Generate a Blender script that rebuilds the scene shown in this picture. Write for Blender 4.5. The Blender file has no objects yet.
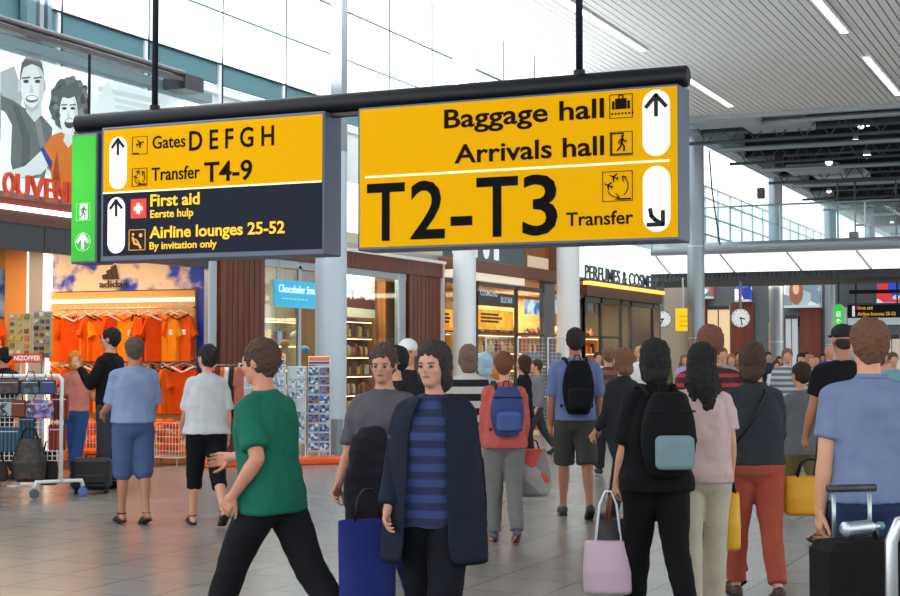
import bpy, math, random
from mathutils import Vector, Matrix

# ---------------------------------------------------------------- camera, sky, exposure
SC = bpy.context.scene
COL = SC.collection
F = 1500.0
YAW = math.radians(24.2)
PITCH = math.radians(2.3)
EYE = Vector((0.0, 0.0, 1.6))
camd = bpy.data.cameras.new('camera')
camd.sensor_width = 36.0
camd.lens = F / 900.0 * 36.0
camd.clip_end = 500
cam = bpy.data.objects.new('camera', camd)
COL.objects.link(cam)
cam.location = EYE
cam.rotation_euler = (math.radians(90) + PITCH, 0, YAW)
SC.camera = cam
SC.view_settings.view_transform = 'Standard'
SC.view_settings.look = 'None'
SC.view_settings.exposure = 0.3
SC.view_settings.gamma = 1.0
SC.view_settings.use_curve_mapping = False
SC.cycles.use_denoising = True
SC.cycles.max_bounces = 7
SC.cycles.diffuse_bounces = 3
SC.cycles.transparent_max_bounces = 16
SC.cycles.sample_clamp_indirect = 6.0

world = bpy.data.worlds.new('World')
SC.world = world
world.use_nodes = True
bgn = world.node_tree.nodes['Background']
bgn.inputs[0].default_value = (0.93, 0.97, 1.0, 1)
bgn.inputs[1].default_value = 1.9

def area(name, loc, size, power, color=(1, 1, 1), rot=(0, 0, 0), sizey=None):
    l = bpy.data.lights.new(name, 'AREA')
    l.energy = power; l.color = color; l.size = size
    if sizey: l.shape = 'RECTANGLE'; l.size_y = sizey
    o = bpy.data.objects.new(name, l); COL.objects.link(o)
    o.location = loc; o.rotation_euler = rot
    return o

# area lamps: shop ceilings, an added upward fill, the far hall
area('shop_lamp', (-15.6, 17.8, 3.38), 3.5, 130, (1.0, 0.68, 0.40), sizey=3.0)
area('shop_lamp', (-14.5, 23.6, 3.38), 1.8, 110, (1.0, 0.82, 0.62), sizey=3.6)
area('shop_lamp', (-15.0, 32.0, 3.38), 2.0, 190, (1.0, 0.82, 0.60), sizey=6.0)
area('shop_lamp', (-15.0, 40.5, 3.38), 2.0, 420, (1.0, 0.72, 0.40), sizey=5.0)
area('ceiling_fill', (-12.9, 14.5, 6.3), 0.5, 3000, (0.95, 0.98, 1.0), (math.radians(180), math.radians(14), 0), sizey=32.0)  # unseen lamp added to brighten the slatted ceiling from below
area('hall_lamp', (-4.0, 58.0, 4.3), 18.0, 900, (1.0, 0.84, 0.66), sizey=4.0)

area('shop_lamp', (-13.2, 25.1, 3.4), 0.3, 70, (1.0, 0.84, 0.60), (0, math.radians(28), 0), sizey=1.4)  # extra lamp added, tilted onto the sweets shelf to brighten its goods

# ---------------------------------------------------------------- photo to place
_R = Matrix.Rotation(YAW, 3, 'Z') @ Matrix.Rotation(math.radians(90) + PITCH, 3, 'X')
def ray(px, py):
    return _R @ Vector(((px - 450) / F, -(py - 298) / F, -1.0))
def onX(px, py, X):
    r = ray(px, py); return EYE + r * ((X - EYE.x) / r.x)
def onY(px, py, Y):
    r = ray(px, py); return EYE + r * ((Y - EYE.y) / r.y)
def onZ(px, py, Z):
    r = ray(px, py); return EYE + r * ((Z - EYE.z) / r.z)
def at(px, d, z=0.0):
    """point at depth d along the camera's level heading, seen in column px"""
    x = (px - 450) / F * d
    return Vector((x * math.cos(YAW) - d * math.sin(YAW), x * math.sin(YAW) + d * math.cos(YAW), z))

# ---------------------------------------------------------------- materials
def lin(c):
    return tuple(((v / 255) / 12.92 if v / 255 <= 0.04045 else ((v / 255 + 0.055) / 1.055) ** 2.4) for v in c)
_mats = {}
def M(rgb, rough=0.6, metal=0.0, emit=0.0, bump=0.0, bscale=30.0, vary=0.0, ecol=None, name=None, spec=0.5, coat=0.0):
    key = (rgb, rough, metal, emit, bump, bscale, vary, ecol, spec, coat)
    if key in _mats: return _mats[key]
    m = bpy.data.materials.new(name or 'finish'); m.use_nodes = True
    nt = m.node_tree; b = nt.nodes['Principled BSDF']
    c = lin(rgb) + (1,)
    b.inputs['Base Color'].default_value = c
    b.inputs['Roughness'].default_value = rough
    b.inputs['Metallic'].default_value = metal
    b.inputs['Specular IOR Level'].default_value = spec
    b.inputs['Coat Weight'].default_value = coat
    if emit:
        b.inputs['Emission Color'].default_value = (lin(ecol) + (1,)) if ecol else c
        b.inputs['Emission Strength'].default_value = emit
    tc = nt.nodes.new('ShaderNodeTexCoord')
    if vary or bump:
        n = nt.nodes.new('ShaderNodeTexNoise'); n.inputs['Scale'].default_value = bscale
        n.inputs['Detail'].default_value = 3
        nt.links.new(tc.outputs['Object'], n.inputs['Vector'])
        if vary:
            mx = nt.nodes.new('ShaderNodeMix'); mx.data_type = 'RGBA'
            mx.inputs[6].default_value = tuple(v * (1 - vary) for v in c[:3]) + (1,)
            mx.inputs[7].default_value = tuple(min(1, v * (1 + vary)) for v in c[:3]) + (1,)
            nt.links.new(n.outputs['Fac'], mx.inputs[0])
            nt.links.new(mx.outputs[2], b.inputs['Base Color'])
        if bump:
            bp = nt.nodes.new('ShaderNodeBump'); bp.inputs['Strength'].default_value = bump
            bp.inputs['Distance'].default_value = 0.02
            nt.links.new(n.outputs['Fac'], bp.inputs['Height'])
            nt.links.new(bp.outputs['Normal'], b.inputs['Normal'])
    _mats[key] = m
    return m
def cloth(rgb, vary=0.18, scale=9.0):
    return M(rgb, 0.85, bump=0.45, bscale=scale, vary=vary, spec=0.2)
def stripes(a, b_, freq, duty=0.5, axis=2, rough=0.85, noise=0.0):
    key = ('st', a, b_, freq, duty, axis)
    if key in _mats: return _mats[key]
    m = bpy.data.materials.new('striped'); m.use_nodes = True
    nt = m.node_tree; p = nt.nodes['Principled BSDF']; p.inputs['Roughness'].default_value = rough
    tc = nt.nodes.new('ShaderNodeTexCoord'); sp = nt.nodes.new('ShaderNodeSeparateXYZ')
    nt.links.new(tc.outputs['Object'], sp.inputs[0])
    mu = nt.nodes.new('ShaderNodeMath'); mu.operation = 'MULTIPLY'; mu.inputs[1].default_value = freq
    nt.links.new(sp.outputs[axis], mu.inputs[0])
    fr = nt.nodes.new('ShaderNodeMath'); fr.operation = 'FRACT'; nt.links.new(mu.outputs[0], fr.inputs[0])
    gt = nt.nodes.new('ShaderNodeMath'); gt.operation = 'GREATER_THAN'; gt.inputs[1].default_value = duty
    nt.links.new(fr.outputs[0], gt.inputs[0])
    mx = nt.nodes.new('ShaderNodeMix'); mx.data_type = 'RGBA'
    mx.inputs[6].default_value = lin(a) + (1,); mx.inputs[7].default_value = lin(b_) + (1,)
    nt.links.new(gt.outputs[0], mx.inputs[0]); nt.links.new(mx.outputs[2], p.inputs['Base Color'])
    _mats[key] = m
    return m
def wood(rgb, rgb2, scale=(9, 9, 0.5), rough=0.45):
    key = ('wd', rgb, rgb2, scale)
    if key in _mats: return _mats[key]
    m = bpy.data.materials.new('wood'); m.use_nodes = True
    nt = m.node_tree; p = nt.nodes['Principled BSDF']; p.inputs['Roughness'].default_value = rough
    tc = nt.nodes.new('ShaderNodeTexCoord'); mp = nt.nodes.new('ShaderNodeMapping')
    mp.inputs['Scale'].default_value = scale
    n = nt.nodes.new('ShaderNodeTexNoise'); n.inputs['Scale'].default_value = 2.0; n.inputs['Detail'].default_value = 5
    nt.links.new(tc.outputs['Object'], mp.inputs[0]); nt.links.new(mp.outputs[0], n.inputs['Vector'])
    cr = nt.nodes.new('ShaderNodeValToRGB')
    cr.color_ramp.elements[0].position = 0.35; cr.color_ramp.elements[1].position = 0.65
    cr.color_ramp.elements[0].color = lin(rgb) + (1,); cr.color_ramp.elements[1].color = lin(rgb2) + (1,)
    nt.links.new(n.outputs['Fac'], cr.inputs[0]); nt.links.new(cr.outputs[0], p.inputs['Base Color'])
    _mats[key] = m
    return m
def glass(tint=(235, 245, 245), gloss=0.10, key='g'):
    k = ('gl', tint, gloss)
    if k in _mats: return _mats[k]
    m = bpy.data.materials.new('glass'); m.use_nodes = True
    nt = m.node_tree; nt.nodes.clear()
    o = nt.nodes.new('ShaderNodeOutputMaterial'); t = nt.nodes.new('ShaderNodeBsdfTransparent')
    g = nt.nodes.new('ShaderNodeBsdfGlossy'); g.inputs['Roughness'].default_value = 0.03
    t.inputs[0].default_value = lin(tint) + (1,)
    mx = nt.nodes.new('ShaderNodeMixShader'); mx.inputs[0].default_value = gloss
    nt.links.new(t.outputs[0], mx.inputs[1]); nt.links.new(g.outputs[0], mx.inputs[2]); nt.links.new(mx.outputs[0], o.inputs[0])
    _mats[k] = m
    return m
def patchwork(cols, scale=14.0, emit=0.0, seed=0.0):
    """printed goods: random coloured cells"""
    k = ('pw', tuple(cols), scale, emit, seed)
    if k in _mats: return _mats[k]
    m = bpy.data.materials.new('print'); m.use_nodes = True
    nt = m.node_tree; p = nt.nodes['Principled BSDF']; p.inputs['Roughness'].default_value = 0.5
    tc = nt.nodes.new('ShaderNodeTexCoord'); mp = nt.nodes.new('ShaderNodeMapping'); mp.inputs['Location'].default_value = (seed, seed * 1.7, seed * .6)
    v = nt.nodes.new('ShaderNodeTexVoronoi'); v.inputs['Scale'].default_value = scale
    nt.links.new(tc.outputs['Object'], mp.inputs[0]); nt.links.new(mp.outputs[0], v.inputs['Vector'])
    sp = nt.nodes.new('ShaderNodeSeparateColor'); nt.links.new(v.outputs['Color'], sp.inputs[0])
    cr = nt.nodes.new('ShaderNodeValToRGB'); cr.color_ramp.interpolation = 'CONSTANT'
    n = len(cols)
    for i, c in enumerate(cols):
        e = cr.color_ramp.elements[i] if i < 2 else cr.color_ramp.elements.new(i / n)
        e.position = i / n; e.color = lin(c) + (1,)
    nt.links.new(sp.outputs[0], cr.inputs[0]); nt.links.new(cr.outputs[0], p.inputs['Base Color'])
    if emit:
        nt.links.new(cr.outputs[0], p.inputs['Emission Color']); p.inputs['Emission Strength'].default_value = emit
    _mats[k] = m
    return m
def cloudy(a, b_, scale=1.2, emit=0.0, lo=.42, hi=.58):
    k = ('cl', a, b_, scale, emit, lo)
    if k in _mats: return _mats[k]
    m = bpy.data.materials.new('printed_clouds'); m.use_nodes = True
    nt = m.node_tree; p = nt.nodes['Principled BSDF']; p.inputs['Roughness'].default_value = 0.6
    tc = nt.nodes.new('ShaderNodeTexCoord'); n = nt.nodes.new('ShaderNodeTexNoise')
    n.inputs['Scale'].default_value = scale; n.inputs['Detail'].default_value = 6
    nt.links.new(tc.outputs['Object'], n.inputs['Vector'])
    cr = nt.nodes.new('ShaderNodeValToRGB')
    cr.color_ramp.elements[0].position = lo; cr.color_ramp.elements[1].position = hi
    cr.color_ramp.elements[0].color = lin(a) + (1,); cr.color_ramp.elements[1].color = lin(b_) + (1,)
    nt.links.new(n.outputs['Fac'], cr.inputs[0]); nt.links.new(cr.outputs[0], p.inputs['Base Color'])
    if emit:
        nt.links.new(cr.outputs[0], p.inputs['Emission Color']); p.inputs['Emission Strength'].default_value = emit
    _mats[k] = m
    return m

STEEL = M((176, 184, 190), 0.32, 0.75)
DSTEEL = M((70, 76, 84), 0.4, 0.5)
WHITE = M((236, 238, 240), 0.45)
BLACK = M((12, 12, 14), 0.5, spec=.3)
DGREY = M((50, 52, 56), 0.5)
WOODD = wood((76, 34, 20), (122, 58, 32), (7, 7, .3))
WOODO = wood((140, 78, 30), (176, 104, 44), (7, 7, .3))

# ---------------------------------------------------------------- mesh helpers
class MB:
    def __init__(s): s.v = []; s.f = []
    def add(s, vs, fs):
        n = len(s.v); s.v += [tuple(v) for v in vs]; s.f += [tuple(i + n for i in f) for f in fs]; return s
    def box(s, x0, y0, z0, x1, y1, z1):
        vs = [(x, y, z) for z in (z0, z1) for y in (y0, y1) for x in (x0, x1)]
        return s.add(vs, [(0, 2, 3, 1), (4, 5, 7, 6), (0, 1, 5, 4), (2, 6, 7, 3), (0, 4, 6, 2), (1, 3, 7, 5)])
    def bbox(s, x0, y0, z0, x1, y1, z1, b=0.01):
        """box with chamfered edges"""
        xs, ys, zs = (x0, x1), (y0, y1), (z0, z1)
        vs = []; idx = {}
        for i in (0, 1):
            for j in (0, 1):
                for k in (0, 1):
                    sx, sy, sz = (1, -1)[i], (1, -1)[j], (1, -1)[k]
                    for a, d in enumerate(((0, b, b), (b, 0, b), (b, b, 0))):
                        idx[(i, j, k, a)] = len(vs)
                        vs.append((xs[i] + sx * d[0], ys[j] + sy * d[1], zs[k] + sz * d[2]))
        fs = []
        for i in (0, 1):
            q = [idx[(i, 0, 0, 0)], idx[(i, 0, 1, 0)], idx[(i, 1, 1, 0)], idx[(i, 1, 0, 0)]]; fs.append(tuple(q if i == 0 else q[::-1]))
            q = [idx[(0, i, 0, 1)], idx[(1, i, 0, 1)], idx[(1, i, 1, 1)], idx[(0, i, 1, 1)]]; fs.append(tuple(q if i == 0 else q[::-1]))
            q = [idx[(0, 0, i, 2)], idx[(0, 1, i, 2)], idx[(1, 1, i, 2)], idx[(1, 0, i, 2)]]; fs.append(tuple(q if i == 0 else q[::-1]))
        for j in (0, 1):
            for k in (0, 1):
                fs.append((idx[(0, j, k, 1)], idx[(1, j, k, 1)], idx[(1, j, k, 2)], idx[(0, j, k, 2)]))
                fs.append((idx[(j, 0, k, 0)], idx[(j, 1, k, 0)], idx[(j, 1, k, 2)], idx[(j, 0, k, 2)]))
                fs.append((idx[(j, k, 0, 0)], idx[(j, k, 1, 0)], idx[(j, k, 1, 1)], idx[(j, k, 0, 1)]))
        for i in (0, 1):
            for j in (0, 1):
                for k in (0, 1): fs.append((idx[(i, j, k, 0)], idx[(i, j, k, 1)], idx[(i, j, k, 2)]))
        return s.add(vs, fs)
    def tube(s, pts, r, n=12, caps=True):
        pts = [Vector(p) for p in pts]
        rs = r if isinstance(r, (list, tuple)) else [r] * len(pts)
        rings = []; vs = []
        up = None
        for i, p in enumerate(pts):
            if i == 0: d = pts[1] - p
            elif i == len(pts) - 1: d = p - pts[i - 1]
            else: d = (pts[i + 1] - p).normalized() + (p - pts[i - 1]).normalized()
            d.normalize()
            if up is None:
                up = Vector((0, 0, 1)) if abs(d.z) < 0.9 else Vector((1, 0, 0))
            a = d.cross(up).normalized(); b = a.cross(d).normalized(); up = b
            vs += [p + (a * math.cos(2 * math.pi * k / n) + b * math.sin(2 * math.pi * k / n)) * rs[i] for k in range(n)]
        fs = []
        for i in range(len(pts) - 1):
            for k in range(n):
                fs.append((i * n + k, i * n + (k + 1) % n, (i + 1) * n + (k + 1) % n, (i + 1) * n + k))
        if caps:
            fs.append(tuple(range(n))[::-1]); fs.append(tuple((len(pts) - 1) * n + k for k in range(n)))
        return s.add(vs, fs)
    def lathe(s, prof, c=(0, 0, 0), n=20, axis=2, sx=1.0, sy=1.0):
        c = Vector(c); vs = []; fs = []
        for (r, h) in prof:
            for k in range(n):
                a = 2 * math.pi * k / n
                if axis == 2: vs.append(c + Vector((r * math.cos(a) * sx, r * math.sin(a) * sy, h)))
                elif axis == 1: vs.append(c + Vector((r * math.cos(a), h, r * math.sin(a))))
                else: vs.append(c + Vector((h, r * math.cos(a), r * math.sin(a))))
        m = len(prof)
        for i in range(m - 1):
            for k in range(n): fs.append((i * n + k, i * n + (k + 1) % n, (i + 1) * n + (k + 1) % n, (i + 1) * n + k))
        fs.append(tuple(range(n))[::-1]); fs.append(tuple((m - 1) * n + k for k in range(n)))
        return s.add(vs, fs)
    def ball(s, c, rx, ry=None, rz=None, nu=12, nv=8, mat=None):
        ry = rx if ry is None else ry; rz = rx if rz is None else rz
        c = Vector(c); vs = []; fs = []
        for j in range(1, nv):
            t = math.pi * j / nv
            for k in range(nu):
                a = 2 * math.pi * k / nu
                q = Vector((rx * math.sin(t) * math.cos(a), ry * math.sin(t) * math.sin(a), rz * math.cos(t)))
                vs.append(c + (mat @ q if mat else q))
        top = len(vs); q = Vector((0, 0, rz)); vs.append(c + (mat @ q if mat else q))
        vs.append(c - (mat @ q if mat else q))
        for j in range(nv - 2):
            for k in range(nu): fs.append((j * nu + k, (j + 1) * nu + k, (j + 1) * nu + (k + 1) % nu, j * nu + (k + 1) % nu))
        for k in range(nu):
            fs.append((top, k, (k + 1) % nu)); b0 = (nv - 2) * nu
            fs.append((top + 1, b0 + (k + 1) % nu, b0 + k))
        return s.add(vs, fs)
    def prism(s, poly, o, u, v, t):
        """polygon given in (a, b) -> o + a*u + b*v, thickened along u x v by t"""
        o, u, v = Vector(o), Vector(u), Vector(v); w = u.cross(v).normalized() * t
        n = len(poly); vs = [o + u * a + v * b for a, b in poly] + [o + u * a + v * b + w for a, b in poly]
        fs = [tuple(range(n))[::-1], tuple(range(n, 2 * n))] + [(i, (i + 1) % n, n + (i + 1) % n, n + i) for i in range(n)]
        return s.add(vs, fs)
    def mesh(s, name, mat, smooth=False):
        me = bpy.data.meshes.new(name); me.from_pydata(s.v, [], s.f); me.update()
        if mat: me.materials.append(mat)
        if smooth: me.shade_smooth()
        return me
    def build(s, name, mat, parent=None, smooth=False, **k):
        o = bpy.data.objects.new(name, s.mesh(name, mat, smooth)); COL.objects.link(o)
        if parent: o.parent = parent
        return tag(o, **k)
def tag(o, label=None, cat=None, group=None, kind=None):
    if label: o['label'] = label
    if cat: o['category'] = cat
    if group: o['group'] = group
    if kind: o['kind'] = kind
    return o
def thing(name, label, cat, loc=(0, 0, 0), rz=0.0, group=None):
    o = bpy.data.objects.new(name, None); COL.objects.link(o); o.location = loc; o.rotation_euler = (0, 0, rz)
    o.empty_display_size = 0.1
    return tag(o, label, cat, group)
def struct(name, mb, mat, parent=None, smooth=False):
    o = mb.build(name, mat, parent, smooth)
    if not parent: o['kind'] = 'structure'
    return o
def smooth_by_angle(o, deg=40):
    o.data.shade_smooth()
    try: o.data.set_sharp_from_angle(angle=math.radians(deg))
    except Exception: pass
    return o
_kids = {}
def dup(root, loc=None, rz=None, label=None, group=None):
    r = root.copy(); COL.objects.link(r)
    if loc is not None: r.location = loc
    if rz is not None: r.rotation_euler = (0, 0, rz)
    if label: r['label'] = label
    if group: r['group'] = group
    for ch in list(root.children):
        c = ch.copy(); COL.objects.link(c); c.parent = r
        for g in list(ch.children):
            d = g.copy(); COL.objects.link(d); d.parent = c
    return r

# ---------------------------------------------------------------- lettering
_deps = None
def text_mb(body, o, u, v, height=None, width=None, bold=0.0, depth=0.004, left=True, spacing=1.0):
    """lettering whose cap height is `height` along v and whose full width is `width` along u, baseline-left at o"""
    cu = bpy.data.curves.new('lettering', 'FONT'); cu.body = body; cu.size = 1.0; cu.offset = bold
    cu.space_character = spacing; cu.resolution_u = 3
    ob = bpy.data.objects.new('tmp_text', cu); COL.objects.link(ob)
    dg = bpy.context.evaluated_depsgraph_get()
    me = bpy.data.meshes.new_from_object(ob.evaluated_get(dg))
    vs = [x.co.copy() for x in me.vertices]; fs = [tuple(p.vertices) for p in me.polygons]
    bpy.data.objects.remove(ob); bpy.data.meshes.remove(me); bpy.data.curves.remove(cu)
    x0 = min(p.x for p in vs); x1 = max(p.x for p in vs)
    cap = 0.682  # cap height of the built-in face at size 1
    sx = width / (x1 - x0) if width else height / cap
    sy = height / cap
    o, u, v = Vector(o), Vector(u), Vector(v); w = u.cross(v).normalized() * depth
    mb = MB()
    P = [o + u * ((p.x - x0) * sx) + v * (p.y * sy) for p in vs]
    n = len(P)
    edges = {}
    for f in fs:
        for i in range(len(f)):
            e = (f[i], f[(i + 1) % len(f)]); edges[e] = edges.get(e, 0) + 1
    side = [(b, a, a + n, b + n) for (a, b) in edges if (b, a) not in edges]
    mb.add([p + w for p in P] + P, [f for f in fs] + [tuple(i + n for i in f[::-1]) for f in fs] + side)
    return mb

# ================================================================ THE SETTING
XF = -13.0          # plane of the shop fronts
XC = -11.9          # row of round columns
ZC = 8.0            # slatted ceiling
def YF(px, X=XF): return onX(px, 300, X).y

# floor: large polished tiles with thin joints
m = bpy.data.materials.new('floor_tiles'); m.use_nodes = True
nt = m.node_tree; p = nt.nodes['Principled BSDF']
tc = nt.nodes.new('ShaderNodeTexCoord'); br = nt.nodes.new('ShaderNodeTexBrick')
br.offset = 0.0; br.inputs['Scale'].default_value = 1.0
br.inputs['Brick Width'].default_value = 0.6; br.inputs['Row Height'].default_value = 0.6
br.inputs['Mortar Size'].default_value = 0.007; br.inputs['Mortar Smooth'].default_value = 0.3
br.inputs['Color1'].default_value = lin((158, 152, 143)) + (1,); br.inputs['Color2'].default_value = lin((150, 145, 137)) + (1,)
br.inputs['Mortar'].default_value = lin((84, 80, 76)) + (1,)
nz = nt.nodes.new('ShaderNodeTexNoise'); nz.inputs['Scale'].default_value = 0.8; nz.inputs['Detail'].default_value = 6
mx = nt.nodes.new('ShaderNodeMix'); mx.data_type = 'RGBA'; mx.blend_type = 'MULTIPLY'; mx.inputs[0].default_value = 0.35
nt.links.new(tc.outputs['Object'], br.inputs['Vector']); nt.links.new(tc.outputs['Object'], nz.inputs['Vector'])
nt.links.new(br.outputs['Color'], mx.inputs[6]); nt.links.new(nz.outputs['Fac'], mx.inputs[7])
nt.links.new(mx.outputs[2], p.inputs['Base Color'])
p.inputs['Roughness'].default_value = 0.24; p.inputs['Specular IOR Level'].default_value = 0.6
struct('floor', MB().box(-22, -6, -0.2, 16, 100, 0), m)

# slatted ceiling over the near hall: linear boards running away from the viewer, dark gaps
mb = MB(); x = -11.3
seams = [(-6, 7.9), (7.95, 15.6), (15.65, 23.3), (23.35, 31.0), (31.05, 38.7)]
for y0, y1 in seams:
    x = -11.3
    while x < 15:
        mb.box(x, y0, ZC, x + 0.132, y1, ZC + 0.02); x += 0.16
struct('ceiling', mb, M((236, 238, 239), 0.55))
struct('trim_1', MB().box(-11.35, -6, ZC + 0.06, 15.1, 38.7, ZC + 0.3), M((52, 56, 60), 0.8))
struct('trim_2', MB().box(-11.4, 38.7, ZC - 0.12, 15.1, 38.85, ZC + 0.3), M((150, 156, 160), 0.5))
for xs in (-9.0, -4.9):
    for y0, y1 in ((25.0, 29.8), (32.4, 37.4)):
        t = thing('ceiling_light', 'slim white ceiling light %s, %s' % ('on the shop side' if xs < -6 else 'on the far right row',
                  'before the cross seam' if y0 < 30 else 'next to the dark roof'), 'ceiling light', (xs, (y0 + y1) / 2, ZC - 0.01), group='strip lights in the slatted ceiling')
        h = (y1 - y0) / 2
        MB().bbox(-0.09, -h, -0.02, 0.09, h, 0.02, .006).build('housing', WHITE, t)
        MB().box(-0.065, -h + .03, -0.03, 0.065, h - .03, -0.021).build('diffuser', M((255, 255, 255), emit=3.0), t)

# dark open roof beyond the slatted ceiling
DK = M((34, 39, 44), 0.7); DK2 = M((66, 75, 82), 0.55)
struct('ceiling_upper', MB().box(XC - .1, 38.85, 9.6, 16, 100, 9.9), M((26, 30, 34), 0.85))
struct('beam_edge', MB().box(XC - .25, 38.85, 8.38, XC + .25, 100, 8.72).box(XC - .04, 38.85, 8.72, XC + .04, 100, 9.6), M((150, 164, 170), 0.5))
CY = [21.7 + 11.55 * i for i in range(6)]
for y in CY[2:] + [40.2, 50.6, 62.0]:
    mb = MB().box(-11.7, y - .28, 8.42, 16, y + .28, 8.50).box(-11.7, y - .28, 9.2, 16, y + .28, 9.28).box(-11.7, y - .03, 8.45, 16, y + .03, 9.25)
    x = -9.0
    while x < 16: mb.box(x, y - .25, 8.45, x + .03, y + .25, 9.25); x += 2.4
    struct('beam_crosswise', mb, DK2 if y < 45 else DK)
for i, y in enumerate((42.6, 47.6, 53.4, 59.5, 64.0, 72.0, 84.0)):
    mb = MB(); mb.tube([(-11.5, y, 7.85), (16, y, 7.85)], .05, 8); mb.tube([(-11.5, y, 8.35), (16, y, 8.35)], .05, 8)
    x = -11.3; k = 0
    while x < 15.5:
        mb.tube([(x, y, 7.85 if k % 2 else 8.35), (x + .35, y, 8.35 if k % 2 else 7.85)], .02, 6); x += .35; k += 1
    struct('trim_lattice', mb, DK2)
for y, z in ((41.6, 8.2), (46.0, 8.1), (52.0, 8.15), (57.6, 8.2), (69.5, 8.1)):
    struct('trim_pipe', MB().tube([(-11.5, y, z), (16, y, z)], .08, 10), M((150, 162, 170), 0.4, 0.3), smooth=True)
for x0 in (-8.6, -4.4, -0.2, 4.0):
    struct('beam_lengthwise', MB().box(x0, 38.9, 9.3, x0 + .2, 98, 9.58), DK)
for (px, py, Y) in ((779, 130, 42.4), (725, 120, 41.0), (842, 176, 55.0), (815, 160, 53.0)):
    q = onY(px, py, Y)
    o = thing('air_duct', 'pale grey duct box in the dark roof, ' + {779: 'behind the front beam', 725: 'by the corner column', 842: 'beside the hanging white lamps', 815: 'further in than the speaker'}[px], 'air duct', (q.x, Y, 8.1), group='duct boxes in the dark roof')
    MB().bbox(-.9, -.7, 0, .9, .7, .25, .03).build('duct_box', M((160, 172, 178), 0.5), o)
    MB().box(-.6, -.02, .25, -.56, .02, 1.5).box(.56, -.02, .25, .6, .02, 1.5).build('hanger', DK2, o)

# round columns
def column(name, x, y, r, z1, mat):
    mb = MB().lathe([(r, 0), (r, z1)], (x, y, 0), 40)
    o = struct(name, mb, mat); smooth_by_angle(o); return o
CW = M((238, 242, 244), 0.4); CS = M((150, 160, 168), 0.34, 0.45)
o = column('column_white', XC, 21.7, .26, 5.0, M((196, 210, 222), .4))
MB().bbox(XC + .10, 21.38, 0, XC + .30, 21.58, .62, .01).build('column_foot_cladding', M((150, 158, 164), .4, .3), o)
MB().box(XC + .04, 21.6, 5.0, XC + .24, 21.8, 9.6).build('column_post', M((150, 158, 164), .4, .3), o)
column('column_white', XC, CY[1], .27, 9.4, M((240, 242, 243), .4))
q_ = at(464.5, 31.2); column('column_white', q_.x, q_.y, .24, 9.4, M((232, 238, 240), .3))
for i, y in enumerate(CY[2:]):
    c = column('column_steel', XC, y, .265, 8.4, CS)
    mb = MB()
    for z in (2.2, 5.0): mb.lathe([(.272, z), (.272, z + .03)], (XC, y, 0), 40)
    mb.build('column_joint_ring', M((205, 210, 214), .3, .4), c)

# glazed upper wall above the shops: frames, clear panes (daylight behind), teal spandrels
XG = -13.6
ys = [YF(px, XG) for px in (53, 146, 219, 282, 337, 385)]
dy = (ys[-1] - ys[0]) / 5
ymull = [ys[0] + dy * i for i in range(-4, 17)]
mb = MB()
for y in ymull: mb.box(XG - .06, y - .035, 5.0 if y < 42 else 5.2, XG + .06, y + .035, 9.6)
for z in (5.98, 6.5, 7.36, 8.3, 9.4): mb.box(XG - .05, ymull[0], z - .03, XG + .05, ymull[-1], z + .03)
wf = struct('window_1', mb, M((236, 240, 241), .5))
for y in ymull[:-1]:
    MB().box(XG - .015, y + .04, 6.53, XG + .015, y + dy - .04, 9.4).build('window_pane', glass((246, 250, 250), .06), wf)
mb = MB()
for i, y in enumerate(ymull[:22]): mb.box(XG - .03, y + .05, 6.12, XG + .03, y + dy - .05, 6.46)
mb.build('window_spandrel', M((96, 136, 146), .7, spec=.15), wf)
mb = MB()
for y in ymull: mb.box(XG + .061, y + .036, 5.0, XG + .075, y + .060, 9.6)
for z in (6.47, 7.33, 8.27): mb.box(XG + .051, ymull[0], z - .028, XG + .065, ymull[-1], z)
mb.build('window_shade_line', M((44, 56, 64), .8, spec=.1), wf)  # dark strips stand in for the shadow lines along the mullions
for pa, pb, c in ((24, 33, (96, 130, 138)), (37, 41, (150, 160, 166)), (45, 49, (110, 140, 148))):
    MB().box(XG + .08, YF(pa, XG + .2), 5.95, XG + .2, YF(pb, XG + .2), 9.6).build('window_post', M(c, .5), wf)
MB().box(XG - .03, ymull[0], 5.0, XG + .0, 41, 6.1).build('window_lower_panel', M((226, 232, 234), .4), wf)
struct('trim_3', MB().box(XG - .5, -4, 9.6, XG + .15, 46, 9.75), M((228, 232, 234), .6))
struct('wall_left', MB().box(-19.2, 44.7, 0, -19.0, 70, 6.2).box(-19.2, 27.0, -.0, -19.0, 44, 5.0).box(-19.2, 6, 0, -19.0, 27, 5.0), M((182, 170, 150), .7))

# upper floor slab over the shops and the fascia in front
slab = MB().box(-19.2, 6, 3.55, XF - .1, 44.7, 3.75)
struct('floor_upper', slab, M((150, 150, 150), .7))
# dark fascia over the souvenir shop
fas = MB().box(XF - .12, 8, 3.0, XF, YF(208), 3.34)
f1 = struct('wall_fascia', fas, M((58, 60, 64), .45, .3))
mb = MB()
for y in (YF(44) - 4.4, YF(44) - 2.2, YF(44), YF(44) + 2.2, YF(44) + 4.4): mb.box(XF, y - .008, 3.0, XF + .004, y + .008, 3.34)
mb.build('wall_joint', M((24, 25, 28)), f1)
MB().box(XF - .55, 8, 3.34, XF + .02, YF(208), 3.50).build('wall_wood_strip', M((92, 50, 30), .5), f1)
MB().box(XF - .1, 8, 3.50, XF + .06, YF(208), 3.56).build('wall_light_line', M((255, 250, 240), emit=2.2), f1)
MB().box(XF - .5, 8, 3.56, XF - .02, YF(208), 3.66).build('wall_sill', M((120, 40, 24), .5), f1)
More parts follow.
